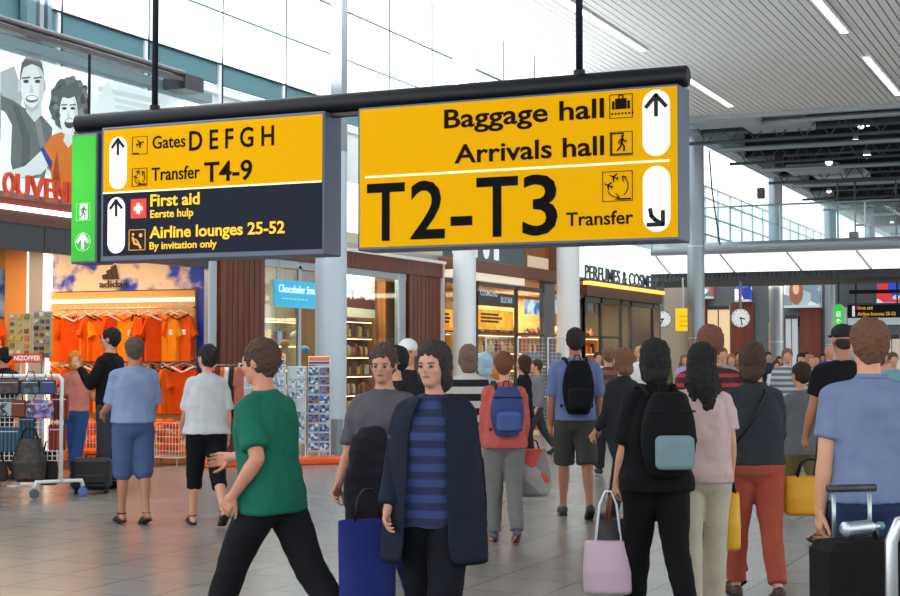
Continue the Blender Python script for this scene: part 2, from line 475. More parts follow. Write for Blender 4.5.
# balcony glass and rail
rl = struct('trim_balcony', MB().tube([(XF, 6, 5.93), (XF, YF(181), 5.93)], .045, 12).box(XF - .09, 6, 5.8, XF + .03, YF(181), 5.87), M((92, 88, 90), .3, .6), smooth=False)
MB().box(XF - .008, 6, 3.66, XF + .008, YF(87) - .01, 5.8).build('trim_glass_pane', glass((246, 249, 249), .035), rl)
MB().box(XF - .008, YF(87) + .02, 3.66, XF + .008, YF(181), 5.8).build('trim_glass_pane', glass((246, 249, 249), .035), rl)
MB().box(XF - .014, YF(87) - .01, 3.66, XF + .014, YF(87) + .02, 5.8).build('trim_glass_joint', BLACK, rl)
MB().box(XF - .35, YF(181), 5.70, XF + .05, YF(181) + .5, 5.93).build('trim_end_block', DGREY, rl)
# upper void behind the balcony: teal ceiling strip and blinds seen over the poster
struct('trim_soffit', MB().box(-14.6, 6, 5.72, XF - .38, 20.4, 5.86), M((120, 146, 152), .5))

# ---- shop shells
struct('wall_partition_souvenirs', MB().box(-19, 20.02, 0, XF - .05, 20.12, 3.45), M((196, 150, 84), .6))
struct('ceiling_shops', MB().box(-19, 6, 3.45, XF - .14, 44.6, 3.52), M((214, 204, 188), .7))
struct('wall_partition_sweets', MB().box(-19, 27.0, 0, XF - .11, 27.1, 3.45), M((150, 112, 74), .6))
struct('wall_sweets_back', MB().box(-15.6, 20.12, 0, -15.5, 27.0, 3.45), M((172, 160, 140), .6))
struct('wall_partition_far', MB().box(-19, 44.6, 0, XF, 44.75, 3.68), M((84, 92, 98), .5))
struct('floor_shops', MB().box(-19, 8, 0.0, XF - .02, 20.0, 0.012), M((128, 84, 54), .35))

# portal of the sweets shop: pale edge line, wood soffit and wood panels
def portal(y0, y1):
    o = struct('wall_portal', MB().box(XF - .05, y0, 3.55, XF + .16, y1, 3.61).box(XF - .05, y1 - .07, 0, XF + .12, y1, 3.55), M((236, 226, 216), .45))
    MB().box(XF - .05, y0, 3.27, XF + .10, y1 - .07, 3.55).build('wall_wood_soffit', WOODD, o)
    MB().box(XF - .04, y0, 3.14, XF + .0, y1 - 1.55, 3.27).build('wall_rail', STEEL, o)
    return o
P0, P1, P2, P3 = YF(218), YF(262), YF(407), YF(438)
pt = portal(YF(209), P3 + .08)
mb = MB(); mb.bbox(XF - .1, P2, 0, XF + .06, P3, 3.44, .01)
pn = mb.build('wall_wood_panel', WOODD, pt)
mb = MB(); mb.bbox(XF - .1, P0, 0, XF + .06, P1, 3.44, .01)
mb.build('wall_wood_panel', WOODD, pt)
mb = MB()
for y0, y1 in ((P2, P3), (P0, P1)):
    for k in range(1, 8):
        y = y0 + (y1 - y0) * k / 8; mb.box(XF + .06, y - .006, .05, XF + .063, y + .006, 3.4)
mb.build('wall_panel_groove', M((36, 14, 8)), pt)
mb = MB()
for ya_, yb_ in ((YF(208), YF(216)), (YF(398), YF(405))): mb.bbox(XF - .08, ya_, 0, XF + .02, yb_, 3.44, .01)
mb.bbox(XF - .06, 22.55, 0, XF - .0, 22.65, 3.2, .006); 
mb.build('wall_steel_post', STEEL, pt)
MB().bbox(XF - .4, YF(381, XF - .3), 0, XF - .2, YF(396, XF - .3), 3.12, .01).build('wall_inner_post', WOODO, pt)
MB().box(XF - .03, P1, .1, XF - .015, 22.55, 3.12).build('window_2_pane', glass(), pt)
MB().box(XF - .03, 22.65, .1, XF - .015, YF(398), 3.12).build('window_2_pane', glass(), pt)

# glazed shop beyond: dark wood beam, cream light band, posts, panes
G0, G1, G2, G3 = YF(441) + .1, YF(516), YF(543), YF(583)
GE = YF(553)
g = struct('wall_glass_front', MB().bbox(XF - .1, G0, 3.46, XF + .3, GE, 3.72, .01).bbox(XF - .1, GE - .25, 3.72, XF + .3, GE, 4.9, .01), M((124, 80, 60), .5))
MB().box(XF - .05, G0, 3.30, XF + .22, G1, 3.46).build('wall_light_band', M((250, 236, 214), .5, emit=.35), g)
MB().bbox(XF - .1, G2, 0, XF + .05, GE, 3.46, .01).build('wall_grey_post', M((110, 112, 114), .4, .3), g)
mb = MB()
GY = (G0, YF(476), G1, G3)
for y in GY: mb.box(XF - .05, y, 0, XF + .02, y + .09, 3.3)
mb.box(XF - .05, G0, 3.2, XF + .02, G3, 3.3); mb.box(XF - .05, G0, 2.15, XF + .02, G3, 2.2)
mb.build('wall_frame', M((84, 78, 74), .4, .3), g)
for y0, y1 in ((G0 + .1, GY[1]), (GY[1] + .1, G1), (G1 + .1, G2), (GE, G3)):
    MB().box(XF - .03, y0, .05, XF - .015, y1, 3.2).build('window_pane', glass((236, 240, 240), .07), g)
struct('wall_shop_back', MB().box(-16.4, 27.1, 0, -16.3, 44.5, 3.45), M((208, 160, 104), .6))
# perfume shop front
Z4 = 44.5
g = struct('wall_cosmetics_front', MB().box(XF - .4, G3, 3.25, XF + .12, Z4, 3.54), M((100, 64, 44), .5))
MB().box(XF + .0, G3, 3.54, XF + .2, Z4, 3.64).build('wall_light_line', M((255, 200, 96), emit=1.0), g)
MB().box(XF - .5, G3, 3.64, XF + .1, Z4, 3.68).build('wall_ledge', DGREY, g)
MB().box(XF - .42, G3, 3.68, XF - .3, Z4 + .2, 4.95).build('wall_glow_backing', cloudy((206, 220, 224), (250, 252, 252), .8, .8, .3, .5), g)  # glowing sheet added for the blown-out brightness behind the letters
mb = MB()
HY = (G3, YF(600), YF(620), YF(630), YF(652))
for y in HY: mb.box(XF - .05, y, 0, XF + .02, y + .14, 3.25)
mb.box(XF - .05, G3, 3.1, XF + .02, Z4, 3.25); mb.box(XF - .05, G3, 2.15, XF + .02, HY[2], 2.2)
mb.build('wall_frame', M((70, 68, 68), .4, .3), g)
for a_, b_ in zip(HY[:3], HY[1:4]): MB().box(XF - .03, a_ + .15, .05, XF - .015, b_, 3.1).build('window_pane', glass((240, 242, 242), .05), g)
MB().box(XF - .06, HY[3] + .15, .0, XF - .02, HY[4], 3.1).build('wall_panel', M((140, 122, 104), .3, .4), g)

# footbridge across the hall
YB = 47.0
def ZB_(py): return onY(800, py, YB).z
zt_, ze_, zl_, zg_ = ZB_(239.5), ZB_(252), ZB_(270.5), ZB_(279)
b = struct('trim_bridge', MB().box(-16, YB, zg_, 16, YB + 4, zg_ + .14), M((70, 76, 80), .6))
prof = []
hz = (zt_ - ze_) / 2
for k in range(9):
    a = -math.pi / 2 + math.pi * k / 8
    prof.append((YB - .02 - .18 * math.cos(a), ze_ + hz + hz * math.sin(a)))
MB().prism(prof + [(YB + 4, zt_), (YB + 4, ze_)], (16, 0, 0), (0, 1, 0), (0, 0, 1), -32).build('trim_edge_beam', M((176, 186, 192), .3, .3), b)
x = -15.9
while x < 15:
    mq = MB(); sh_ = .42
    vq = [(x + dx + s_, y_, z_) for (y_, z_, s_) in ((YB + .02, ze_, 0), (YB + .22, zl_, sh_), (YB + .26, zl_, sh_), (YB + .06, ze_, 0)) for dx in (0, 2.03)]
    mq.add(vq, [(0, 1, 3, 2), (2, 3, 5, 4), (4, 5, 7, 6), (6, 7, 1, 0), (0, 2, 4, 6), (1, 7, 5, 3)]).build('trim_light_panel', M((252, 254, 254), emit=.9), b)
    x += 2.12
MB().box(-16, YB + .3, zl_ - .05, 16, YB + .36, ze_).build('trim_backing', M((128, 138, 144), .6), b)
mb = MB().box(-16, YB + .05, zg_, 16, YB + .12, zl_)
x = -16
while x < 16: mb.box(x, YB - .02, zg_, x + .05, YB + .05, zl_); x += .14
mb.build('trim_grille', M((70, 74, 78), .5, .3), b)
MB().box(-16, YB - .03, zt_, 16, YB + .0, zt_ + 1.1).build('trim_glass_pane', glass((226, 242, 244), .06), b)
mb = MB().tube([(-16, YB - .015, zt_ + 1.12), (16, YB - .015, zt_ + 1.12)], .03, 8)
x = -15.0
while x < 16: mb.box(x, YB - .05, zt_ - .05, x + .035, YB + .03, zt_ + 1.1); x += 2.6
mb.build('trim_handrail', M((186, 198, 202), .3, .5), b)

# far end of the hall: upper glazed screens with white frames, back wall with wood panels and shopfronts
YW = 70.0
mb = MB()
for k in range(22): mb.box(-14.55, 46 + k * 2.0, 5.6, -14.47, 46.06 + k * 2.0, 8.2)
for z in (5.6, 6.3, 7.0, 7.7, 8.15): mb.box(-14.55, 46, z, -14.45, 90, z + .05)
for k in range(13): mb.box(-14.5 + k * 2.4, 92.0, 5.2, -14.42 + k * 2.4, 92.1, 8.6)
for z in (5.5, 6.9, 8.2): mb.box(-14.5, 92.0, z, 16, 92.1, z + .08)
struct('window_3', mb, M((196, 210, 216), .5))
struct('wall_back', MB().box(-19, YW, 0, 16, YW + .2, 6.4), M((96, 104, 108), .6))

# ================================================================ FIGURES
_tex = bpy.data.textures.new('cloth_folds', 'CLOUDS'); _tex.noise_scale = .11; _tex.noise_depth = 1
_htex = bpy.data.textures.new('hair_locks', 'CLOUDS'); _htex.noise_scale = .022; _htex.noise_depth = 1
def bake(mb, name, voxel, mat, it=2, smooth=True, folds=0.0, tex=None):
    me = bpy.data.meshes.new('tmp'); me.from_pydata(mb.v, [], mb.f)
    o = bpy.data.objects.new('tmp', me); COL.objects.link(o)
    r = o.modifiers.new('r', 'REMESH'); r.mode = 'VOXEL'; r.voxel_size = voxel; r.adaptivity = 0
    if it:
        s = o.modifiers.new('s', 'SMOOTH'); s.factor = 0.5; s.iterations = it
    if folds:
        q = o.modifiers.new('f', 'DISPLACE'); q.texture = tex or _tex; q.strength = folds; q.mid_level = .32; q.texture_coords = 'LOCAL'
    dg = bpy.context.evaluated_depsgraph_get()
    out = bpy.data.meshes.new_from_object(o.evaluated_get(dg))
    bpy.data.objects.remove(o); bpy.data.meshes.remove(me)
    out.name = name; out.materials.clear(); out.materials.append(mat)
    if smooth: out.shade_smooth()
    return out

def cap(mb, a, b, ra, rb, n=14, enda=True, endb=True):
    """tapered limb with round (or cut) ends"""
    a, b = Vector(a), Vector(b); d = (b - a)
    L = d.length; d.normalize()
    u = d.cross(Vector((0, 0, 1)) if abs(d.z) < .9 else Vector((1, 0, 0))).normalized(); w = d.cross(u)
    prof = []
    if enda: prof += [(-ra * .92, ra * .38), (-ra * .6, ra * .8)]
    prof += [(0, ra)]
    prof += [(L, rb)]
    if endb: prof += [(L + rb * .6, rb * .8), (L + rb * .92, rb * .38)]
    vs = []
    for h, r in prof:
        for k in range(n):
            t = 2 * math.pi * k / n; vs.append(a + d * h + (u * math.cos(t) + w * math.sin(t)) * r)
    fs = []; m_ = len(prof)
    for i in range(m_ - 1):
        for k in range(n): fs.append((i * n + k, i * n + (k + 1) % n, (i + 1) * n + (k + 1) % n, (i + 1) * n + k))
    fs.append(tuple(range(n))[::-1]); fs.append(tuple((m_ - 1) * n + k for k in range(n)))
    mb.add(vs, fs)
def chain(mb, pts, rs, enda=True, endb=True):
    n = len(pts)
    for i in range(n - 1):
        cap(mb, pts[i], pts[i + 1], rs[i], rs[i + 1], enda=(enda or i > 0), endb=(endb or i < n - 2))
def loft(mb, rings, T, n=24):
    """rings (z, half width, half depth, y) -> closed elliptic loft, each point sent through T"""
    vs = []
    for z, hw, hd, yo in rings:
        for k in range(n):
            t = 2 * math.pi * k / n
            c, s = math.cos(t), math.sin(t)
            c = math.copysign(abs(c) ** .85, c); s = math.copysign(abs(s) ** .85, s)
            vs.append(T(Vector((c * hw, yo + s * hd, z))))
    fs = []; m_ = len(rings)
    for i in range(m_ - 1):
        for k in range(n): fs.append((i * n + k, i * n + (k + 1) % n, (i + 1) * n + (k + 1) % n, (i + 1) * n + k))
    fs.append(tuple(range(n))[::-1]); fs.append(tuple((m_ - 1) * n + k for k in range(n)))
    mb.add(vs, fs)

SKIN = (206, 150, 122)
def lerp(a, b, t): return a + (b - a) * t

def hand(mb, w, d, n_, side, k, curl):
    """w wrist, d along forearm, n_ palm normal (fingers curl this way), side +1 thumb direction vector sign"""
    d = d.normalized(); l = d.cross(n_).normalized() * side      # towards the thumb
    n_ = n_.normalized()
    kn = []
    for i, off in enumerate((.031, .0105, -.0105, -.030)):
        c = w + d * (.088 - abs(i - 1.2) * .004) * k + l * off * k
        cap(mb, w + l * off * .55 * k + d * .01 * k, c, .015 * k, .0125 * k, 10)
        kn.append(c)
    for i, (c, L) in enumerate(zip(kn, (.074, .082, .076, .060))):
        a = curl + i * .06; q = c; dirr = d
        for j, fr in enumerate((.45, .32, .23)):
            ang = a * (1 + j * .9)
            dirr = d * math.cos(ang) + n_ * math.sin(ang)
            e = q + dirr * L * fr * k
            cap(mb, q, e, (.0090 - j * .0009) * k, (.0083 - j * .0009) * k, 8); q = e
    q = w + d * .025 * k + l * .024 * k
    for L, r, sp in ((.042, .0135, .75), (.032, .0105, .45), (.024, .009, .2)):
        dd = (d * math.cos(sp) + l * math.sin(sp) + n_ * .35).normalized(); e = q + dd * L * k
        cap(mb, q, e, r * k, r * .86 * k, 8); q = e
    return w + d * .085 * k + n_ * .03 * k

def person(label, px, d, H=1.75, face=0, sex='m', lean=0, twist=0, head=(0, 0), thigh=(18, -16), knee=(5, 22), spread=0.0,
           arm=((-12, 6, 20), (12, 6, 20)), top=None, low=None, hair=None, shoes=None, skin=SKIN, girth=1.0, near=1,
           acc=(), pos=None, group=None, eyes=True, curl=.5):
    """face: heading relative to the viewer's (0 = back turned, 90 = facing picture left, 180 = towards the viewer).
    arm = ((left pitch, abduction, elbow), (right ...)) degrees; thigh/knee = (left, right)."""
    k = H / 1.75; R = math.radians
    fem = sex == 'f'
    base = pos if pos is not None else at(px, d)
    root = thing('person', label, 'person', base, YAW + R(face), group)
    vox = (.0095, .012, .016)[near - 1] if near else .008
    if near == 0: vox = .0085
    # ---- legs by forward kinematics, then lowered so the soles meet the floor
    hipx = (.092 if not fem else .088) * k
    hipz = .0
    legs = []
    for s, th, kn in ((-1, thigh[0], knee[0]), (1, thigh[1], knee[1])):
        a, b = R(th), R(th - kn)
        hp = Vector((s * hipx, 0, 0))
        kp = hp + Vector((s * spread * .5, math.sin(a), -math.cos(a))) * .445 * k
        ap = kp + Vector((0, math.sin(b), -math.cos(b))) * .405 * k
        pitch = max(-R(38), min(R(12), b * .9 if b < 0 else b * .5))
        # foot frame: forward and up
        fw = Vector((0, math.cos(pitch), math.sin(pitch))); up = Vector((0, -math.sin(pitch), math.cos(pitch)))
        heel = ap - fw * .055 * k - up * .078 * k; ball_ = ap + fw * .12 * k - up * .085 * k
        toe = ball_ + (Vector((0, 1, 0)) if pitch < 0 else fw) * .065 * k
        legs.append(dict(s=s, hp=hp, kp=kp, ap=ap, fw=fw, up=up, heel=heel, ball=ball_, toe=toe))
    low_z = min(min(l['heel'].z, l['ball'].z, l['toe'].z) for l in legs)
    lift = -low_z + .006
    for l in legs:
        for q in ('hp', 'kp', 'ap', 'heel', 'ball', 'toe'): l[q] = l[q] + Vector((0, 0, lift))
    dz = lift - .92 * k       # shift of the standing torso
    Ml = Matrix.Rotation(-R(lean), 4, 'X') @ Matrix.Rotation(R(twist), 4, 'Z')
    pv = Vector((0, 0, .95 * k + dz))
    def T(p):
        q = Vector((p.x, p.y, p.z * k + dz)) if False else Vector((p.x * k, p.y * k, p.z * k + dz))
        if q.z > pv.z:
            f = min(1.0, (q.z - pv.z) / (.12 * k)); 
            q2 = Ml @ (q - pv) + pv
            return q.lerp(q2, f)
        return q
    g = girth
    if fem:
        rings = [(.80, .09, .085, 0), (.86, .158 * g, .112 * g, -.012), (.92, .176 * g, .122 * g, -.015), (1.0, .150 * g, .104 * g, 0), (1.08, .124 * g, .088 * g, .004),
                 (1.18, .134 * g, .096 * g, .004), (1.27, .150 * g, .112 * g, .012), (1.34, .148, .104, .004), (1.39, .128, .082, -.008), (1.435, .085, .062, -.01), (1.48, .055, .052, -.008)]
    else:
        rings = [(.80, .10, .09, 0), (.86, .158 * g, .110 * g, -.01), (.92, .170 * g, .118 * g, -.012), (1.0, .158 * g, .108 * g, 0), (1.08, .150 * g, .100 * g, .004),
                 (1.18, .158 * g, .106 * g, .004), (1.28, .174 * g, .116, .0), (1.35, .170, .110, -.004), (1.405, .140, .088, -.01), (1.45, .092, .066, -.01), (1.49, .062, .058, -.008)]
    shx = .152 if fem else .178
    af = .88 if fem else 1.0
    body = MB(); loft(body, rings, T)
    # neck and head
    hy, ht = R(head[0]), R(head[1])
    nb = T(Vector((0, -.012, 1.46))); Hm = Matrix.Rotation(-R(lean) * .5, 4, 'X') @ Matrix.Rotation(hy, 4, 'Z') @ Matrix.Rotation(-ht, 4, 'X')
    atl = T(Vector((0, .002, 1.545)))
    def HT(x, y, z): return atl + (Hm @ Vector((x, y, z - 1.545))) * k
    H3 = Hm.to_3x3()
    cap(body, nb, HT(0, .0, 1.58), .058 * k * af, .054 * k * af)
    def hb(x, y, z, rx, ry, rz, tgt=body): tgt.ball(HT(x, y, z), rx * k, ry * k, rz * k, 18, 12, H3)
    hb(0, -.012, 1.662, .076, .096, .088); hb(0, .022, 1.60, .062, .070, .078); hb(0, .052, 1.560, .040, .042, .036); hb(0, .05, 1.655, .060, .045, .05)
    hb(0, .093, 1.618, .014, .020, .016); cap(body, HT(0, .083, 1.652), HT(0, .104, 1.622), .010 * k, .013 * k, 10)
    for s in (-1, 1):
        hb(s * .078, -.008, 1.63, .010, .022, .034); hb(s * .036, .06, 1.615, .026, .026, .024)
    cap(body, HT(-.016, .084, 1.586), HT(.016, .084, 1.586), .010 * k, .010 * k, 8)
    # arms
    hands = []; arms = []
    hbm = MB()
    for i, (s, (pp, ab, el)) in enumerate(((-1, arm[0]), (1, arm[1]))):
        sh = T(Vector((s * shx, -.008, 1.385)))
        a = R(pp); b = R(ab)
        ud = Vector((s * math.sin(b), math.sin(a) * math.cos(b), -math.cos(a) * math.cos(b))).normalized()
        a2 = R(pp + el)
        fd = Vector((s * math.sin(b) * .5 - s * math.sin(R(el)) * .12, math.sin(a2), -math.cos(a2))).normalized()
        if lean or twist:
            pass
        eb = sh + ud * .285 * k; wr = eb + fd * .25 * k
        chain(body, [T(Vector((s * shx * .4, -.01, 1.42))), sh, sh.lerp(eb, .45), eb], [.046 * k * af, .054 * k * af, .048 * k * af * (g * .5 + .5), .040 * k * af])
        chain(body, [eb, eb.lerp(wr, .3), wr], [.040 * k * af, .043 * k * af, .027 * k * af])
        n_ = Vector((-s, 0, 0)); n_ = (n_ - fd * n_.dot(fd)).normalized()
        if near <= 1: grip = hand(hbm, wr, fd, n_, (1 if s < 0 else -1), k * af, curl)
        else:
            grip = hand(hbm, wr, fd, n_, (1 if s < 0 else -1), k * af, curl) if near == 2 else wr + fd * .08 * k
            if near > 2: chain(body, [wr, wr + fd * .09 * k, wr + fd * .16 * k + n_ * .02], [.027 * k, .034 * k, .018 * k])
        cap(hbm, wr - fd * .03 * k, wr + fd * .02 * k, .027 * k * af, .026 * k * af, 12) if hbm.v else None
        hands.append(root_pt(root, grip)); arms.append((sh, eb, wr, s))
    for l in legs:
        kn, an, hp = l['kp'], l['ap'], l['hp']
        calf = kn.lerp(an, .3) + Vector((0, -.015 * k, 0))
        chain(body, [hp + Vector((0, 0, -.02)), hp.lerp(kn, .5), kn, calf, kn.lerp(an, .7), an], [.086 * k * g, .073 * k * g, .052 * k, .055 * k, .040 * k, .034 * k])
        cap(body, an - l['up'] * .02 * k, l['heel'] + l['up'] * .035 * k + l['fw'] * .01 * k, .034 * k, .030 * k)
        cap(body, an - l['up'] * .03 * k, l['ball'] + l['up'] * .02 * k, .034 * k, .026 * k)
        cap(body, l['ball'] + l['up'] * .018 * k, l['toe'] + l['up'] * .014 * k, .026 * k, .016 * k)
        for o_ in (-.022, .018): cap(body, l['ball'] + l['up'] * .016 * k + Vector((o_ * k, 0, 0)), l['toe'] + l['up'] * .012 * k + Vector((o_ * k, -.01, 0)), .020 * k, .013 * k)
    skm = M(skin, .55, vary=.08, bscale=6)
    me = bake(body, 'body', vox if near else .008, skm, 3)
    if hbm.v:
        hm = bake(hbm, 'hands', .0042 if near <= 1 else .006, skm, 1)
        import bmesh
        bm = bmesh.new(); bm.from_mesh(me); bm.from_mesh(hm); bm.to_mesh(me); bm.free(); bpy.data.meshes.remove(hm); me.shade_smooth()
    bo = bpy.data.objects.new('body', me); COL.objects.link(bo); bo.parent = root
    # ---- face
    if eyes and near <= 2:
        for s in (-1, 1):
            e = MB(); e.ball(HT(s * .030, .0935, 1.640), .0105 * k, .007 * k, .007 * k, 10, 8, H3)
            e.build('eye', M((40, 30, 26), .2), root, True)
            e = MB(); cap(e, HT(s * .018, .101, 1.658), HT(s * .046, .090, 1.660), .0035 * k, .003 * k, 6)
            e.build('eyebrow', M((60, 42, 32), .9), root, True)
        e = MB(); e.ball(HT(0, .0935, 1.586), .022 * k, .006 * k, .007 * k, 12, 8, H3)
        e.build('mouth', M((160, 84, 78), .5), root, True)
    cv = vox * 1.15
    # ---- top
    info = dict(root=root, T=T, HT=HT, H3=H3, k=k, hands=hands, legs=legs, arms=arms, base=base)
    if top:
        tb = MB(); loose = top.get('loose', .018); ln = top.get('len', .90); z0 = ln
        rr = [(z, hw + loose * (1.15 if z < 1.15 else .9), hd + loose * (1.15 if z < 1.15 else .9), yo) for z, hw, hd, yo in rings if z > ln + .03 and z < 1.45]
        w0 = max([r for r in rings if .84 < r[0] < 1.1], key=lambda r: r[1])
        fl = top.get('flare', 0)
        if ln < .84:
            rr = [(ln, w0[1] + loose + fl, w0[2] + loose + fl, -.01), (.90, w0[1] + loose, w0[2] + loose, -.01)] + [r for r in rr if r[0] > .93]
        else:
            rr = [(ln, w0[1] + loose * .9 + fl, w0[2] + loose + fl, -.01)] + rr
        # drape: cloth does not follow the waist in
        rr = [(z, max(hw, (w0[1] + loose) * .93) if z < 1.2 and not top.get('fit') else hw, max(hd, (w0[2] + loose) * .9) if z < 1.25 and not top.get('fit') else hd, yo) for z, hw, hd, yo in rr]
        nh = .078 if not top.get('open') else .09
        rr += [(1.452, nh + .028, nh * .85 + .008, -.01), (1.482, nh * .9, nh * .86, -.010)]
        loft(tb, rr, T)
        sl = top.get('sleeve', .55)     # fraction of the whole arm covered
        for sh, eb, wr, s in arms:
            r0, r1 = (.066, .060) if sl < 1 else (.064, .052)
            r0 *= k * af; r1 *= k * af
            L1 = min(1.0, sl / .53)
            a0 = T(Vector((s * shx * .4, -.01, 1.418)))
            if sl > .05:
                flr = .012 * k if sl < .6 else 0
                chain(tb, [a0, sh, sh.lerp(eb, L1)], [.058 * k * af, r0, r1 + flr], endb=sl >= .53)
                if sl > .53:
                    t = min(1, (sl - .53) / .47)
                    chain(tb, [eb, eb.lerp(wr, t)], [r1, lerp(r1, .036 * k, t)], endb=False)
            else:
                chain(tb, [a0, a0.lerp(sh, .9)], [.066 * k, .062 * k])
        me = bake(tb, 'top', cv, top['mat'], 3, folds=.022)
        o = bpy.data.objects.new(top.get('name', 'shirt'), me); COL.objects.link(o); o.parent = root
        if top.get('collar'):
            c = MB(); pts = [T(Vector((math.cos(t) * .068, -.012 + math.sin(t) * .064, 1.482 + (.006 if math.sin(t) < 0 else -.012)))) for t in [2 * math.pi * i / 16 for i in range(17)]]
            c.tube(pts, .014 * k, 8); c.build('collar', top['mat'], root, True)
    # ---- lower garment
    if low:
        lb = MB(); lo = low.get('loose', .012); kind_ = low.get('kind', 'trousers')
        wz = low.get('waist', 1.02)
        rr = [(z, hw + lo, hd + lo, yo) for z, hw, hd, yo in rings if .80 < z < wz]
        if kind_ == 'skirt':
            hem = low.get('hem', .5)
            rr = [(hem, maxw_(rings) + lo + low.get('flare', .06), .13 + lo + low.get('flare', .06), 0), (.80, maxw_(rings) + lo + .012, .13 + lo, -.005)] + rr[1:]
            loft(lb, rr, T)
        else:
            rr = [(.775, .05, .07, 0), (.81, .135 * g + lo, .10 + lo, 0)] + rr
            loft(lb, rr, T)
            hem = low.get('hem', 1.0)     # 1 = ankle, .5 = knee
            w1 = low.get('wide', 0.0)
            for l in legs:
                hp, kn, an = l['hp'], l['kp'], l['ap']
                rt, rk, ra = .096 * g * k + lo, .068 * k + lo + w1 * .5, .050 * k + lo + w1
                if low.get('slim'): rk, ra = .066 * k + lo, .050 * k + lo
                top_p = hp + Vector((0, 0, -.03))
                if hem <= .52:
                    t = hem / .5
                    chain(lb, [top_p, hp.lerp(kn, .5), hp.lerp(kn, t)], [rt, (rt + rk) / 2 + .004, rk + .012], endb=False)
                else:
                    t = (hem - .5) / .5
                    chain(lb, [top_p, hp.lerp(kn, .5), kn, kn.lerp(an, .35 * t), kn.lerp(an, t)], [rt, (rt + rk) / 2, rk, (rk * .6 + ra * .4), lerp(rk, ra, t)], endb=False)
        me = bake(lb, 'lower', cv, low['mat'], 3, folds=.014)
        o = bpy.data.objects.new(low.get('name', kind_), me); COL.objects.link(o); o.parent = root
        if low.get('belt'):
            bb = MB(); z = wz - .035
            hw = .165 * g + lo; hd = .112 * g + lo
            bb.tube([T(Vector((math.cos(t) * hw, math.sin(t) * hd, z))) for t in [2 * math.pi * i / 24 for i in range(25)]], .014 * k, 8)
            bb.build('belt', BLACK, root, True)
    # ---- shoes
    if shoes:
        for l in legs:
            sb = MB(); fw, up, s = l['fw'], l['up'], l['s']
            if shoes.get('kind') == 'sandal':
                for q0, q1 in ((l['heel'], l['ball']), (l['ball'], l['toe'])):
                    for o_ in (-.024, .0, .024): cap(sb, q0 + Vector((o_ * k, 0, 0)) + up * .002, q1 + Vector((o_ * k, 0, 0)) + up * .002, .013 * k, .013 * k, 8)
                for f_ in (.25, .6, .85):
                    c0 = l['heel'].lerp(l['ball'], f_) + fw * .02
                    hgt = .070 - .035 * f_
                    sb.tube([c0 + Vector((math.cos(t) * .045 * k, 0, 0)) + up * (math.sin(t) * hgt * k + .006) for t in [math.pi * i / 8 for i in range(9)]], .009 * k, 6)
                sb.tube([l['ap'] + up * .0 + Vector((math.cos(t) * .042 * k, math.sin(t) * .045 * k, 0)) for t in [2 * math.pi * i / 12 for i in range(13)]], .008 * k, 6)
                me = bake(sb, 'sandal', .006 if near < 2 else .009, shoes['mat'], 1)
            else:
                cap(sb, l['heel'] + up * .036 * k + fw * .02, l['ap'] - up * .035 * k + fw * .01, .042 * k, .043 * k)
                cap(sb, l['heel'] + up * .030 * k, l['ball'] + up * .028 * k, .036 * k, .042 * k)
                cap(sb, l['ap'] - up * .04 * k, l['ball'] + up * .026 * k, .040 * k, .034 * k)
                cap(sb, l['ball'] + up * .024 * k, l['toe'] + up * .020 * k, .042 * k, .028 * k)
                if shoes.get('boot'): cap(sb, l['ap'], l['ap'] + (l['kp'] - l['ap']).normalized() * .06 * k, .045 * k, .046 * k, endb=False)
                me = bake(sb, 'shoe', .009, shoes['mat'], 2)
            o = bpy.data.objects.new(shoes.get('kind', 'shoe'), me); COL.objects.link(o); o.parent = root
            if shoes.get('sole'):
                so = MB()
                for q0, q1 in ((l['heel'], l['ball']), (l['ball'], l['toe'])):
                    for o_ in (-.026, .026): cap(so, q0 + Vector((o_ * k * .9, 0, 0)), q1 + Vector((o_ * k, 0, 0)), .014 * k, .014 * k, 8)
                me = bake(so, 'sole', .009, shoes['sole'], 1)
                o2 = bpy.data.objects.new('sole', me); COL.objects.link(o2); o2.parent = o
    # ---- hair
    if hair:
        hm_ = MB(); st = hair.get('style', 'short')
        t_ = hair.get('thick', .010)
        hb(0, -.026, 1.672, .078 + t_, .092 + t_, .086 + t_, hm_)
        hb(0, -.034, 1.640, .074 + t_, .080 + t_, .075, hm_)
        if st == 'short': hb(0, -.05, 1.60, .058, .05, .05, hm_)
        if st in ('bob', 'long', 'curly', 'bun', 'pony'):
            hb(0, -.045, 1.61, .070 + t_, .062, .065, hm_)
            if st != 'bun' and st != 'pony':
                for s in (-1, 1): hb(s * .066, -.012, 1.61, .026, .045, .075, hm_)
        if st == 'bob': hb(0, -.05, 1.55, .085, .06, .07, hm_)
        if st == 'long':
            chain(hm_, [HT(0, -.05, 1.60), HT(0, -.085, 1.48), HT(0, -.10, 1.36)], [.085 * k, .080 * k, .045 * k])
            for s in (-1, 1): chain(hm_, [HT(s * .06, -.02, 1.60), HT(s * .085, -.04, 1.50), HT(s * .08, -.07, 1.40)], [.040 * k, .04 * k, .022 * k])
        if st == 'curly':
            rnd = random.Random(5)
            for i in range(46):
                a = rnd.uniform(0, 2 * math.pi); e = rnd.uniform(-.6, 1.4)
                x, y, z = math.cos(a) * math.cos(e) * .092, math.sin(a) * math.cos(e) * .098 - .03, 1.665 + math.sin(e) * .095
                if y > .045 and z < 1.70: continue
                hb(x, y, z, .024, .024, .024, hm_)
        if st == 'bun': hb(0, -.125, 1.70, .036, .034, .036, hm_); hb(0, -.10, 1.66, .045, .04, .045, hm_)
        if st == 'pony': chain(hm_, [HT(0, -.12, 1.68), HT(0, -.155, 1.62), HT(0, -.13, 1.50)], [.028 * k, .034 * k, .014 * k])
        if st == 'cap':
            hm_ = MB(); hb(0, -.010, 1.690, .088, .108, .075, hm_)
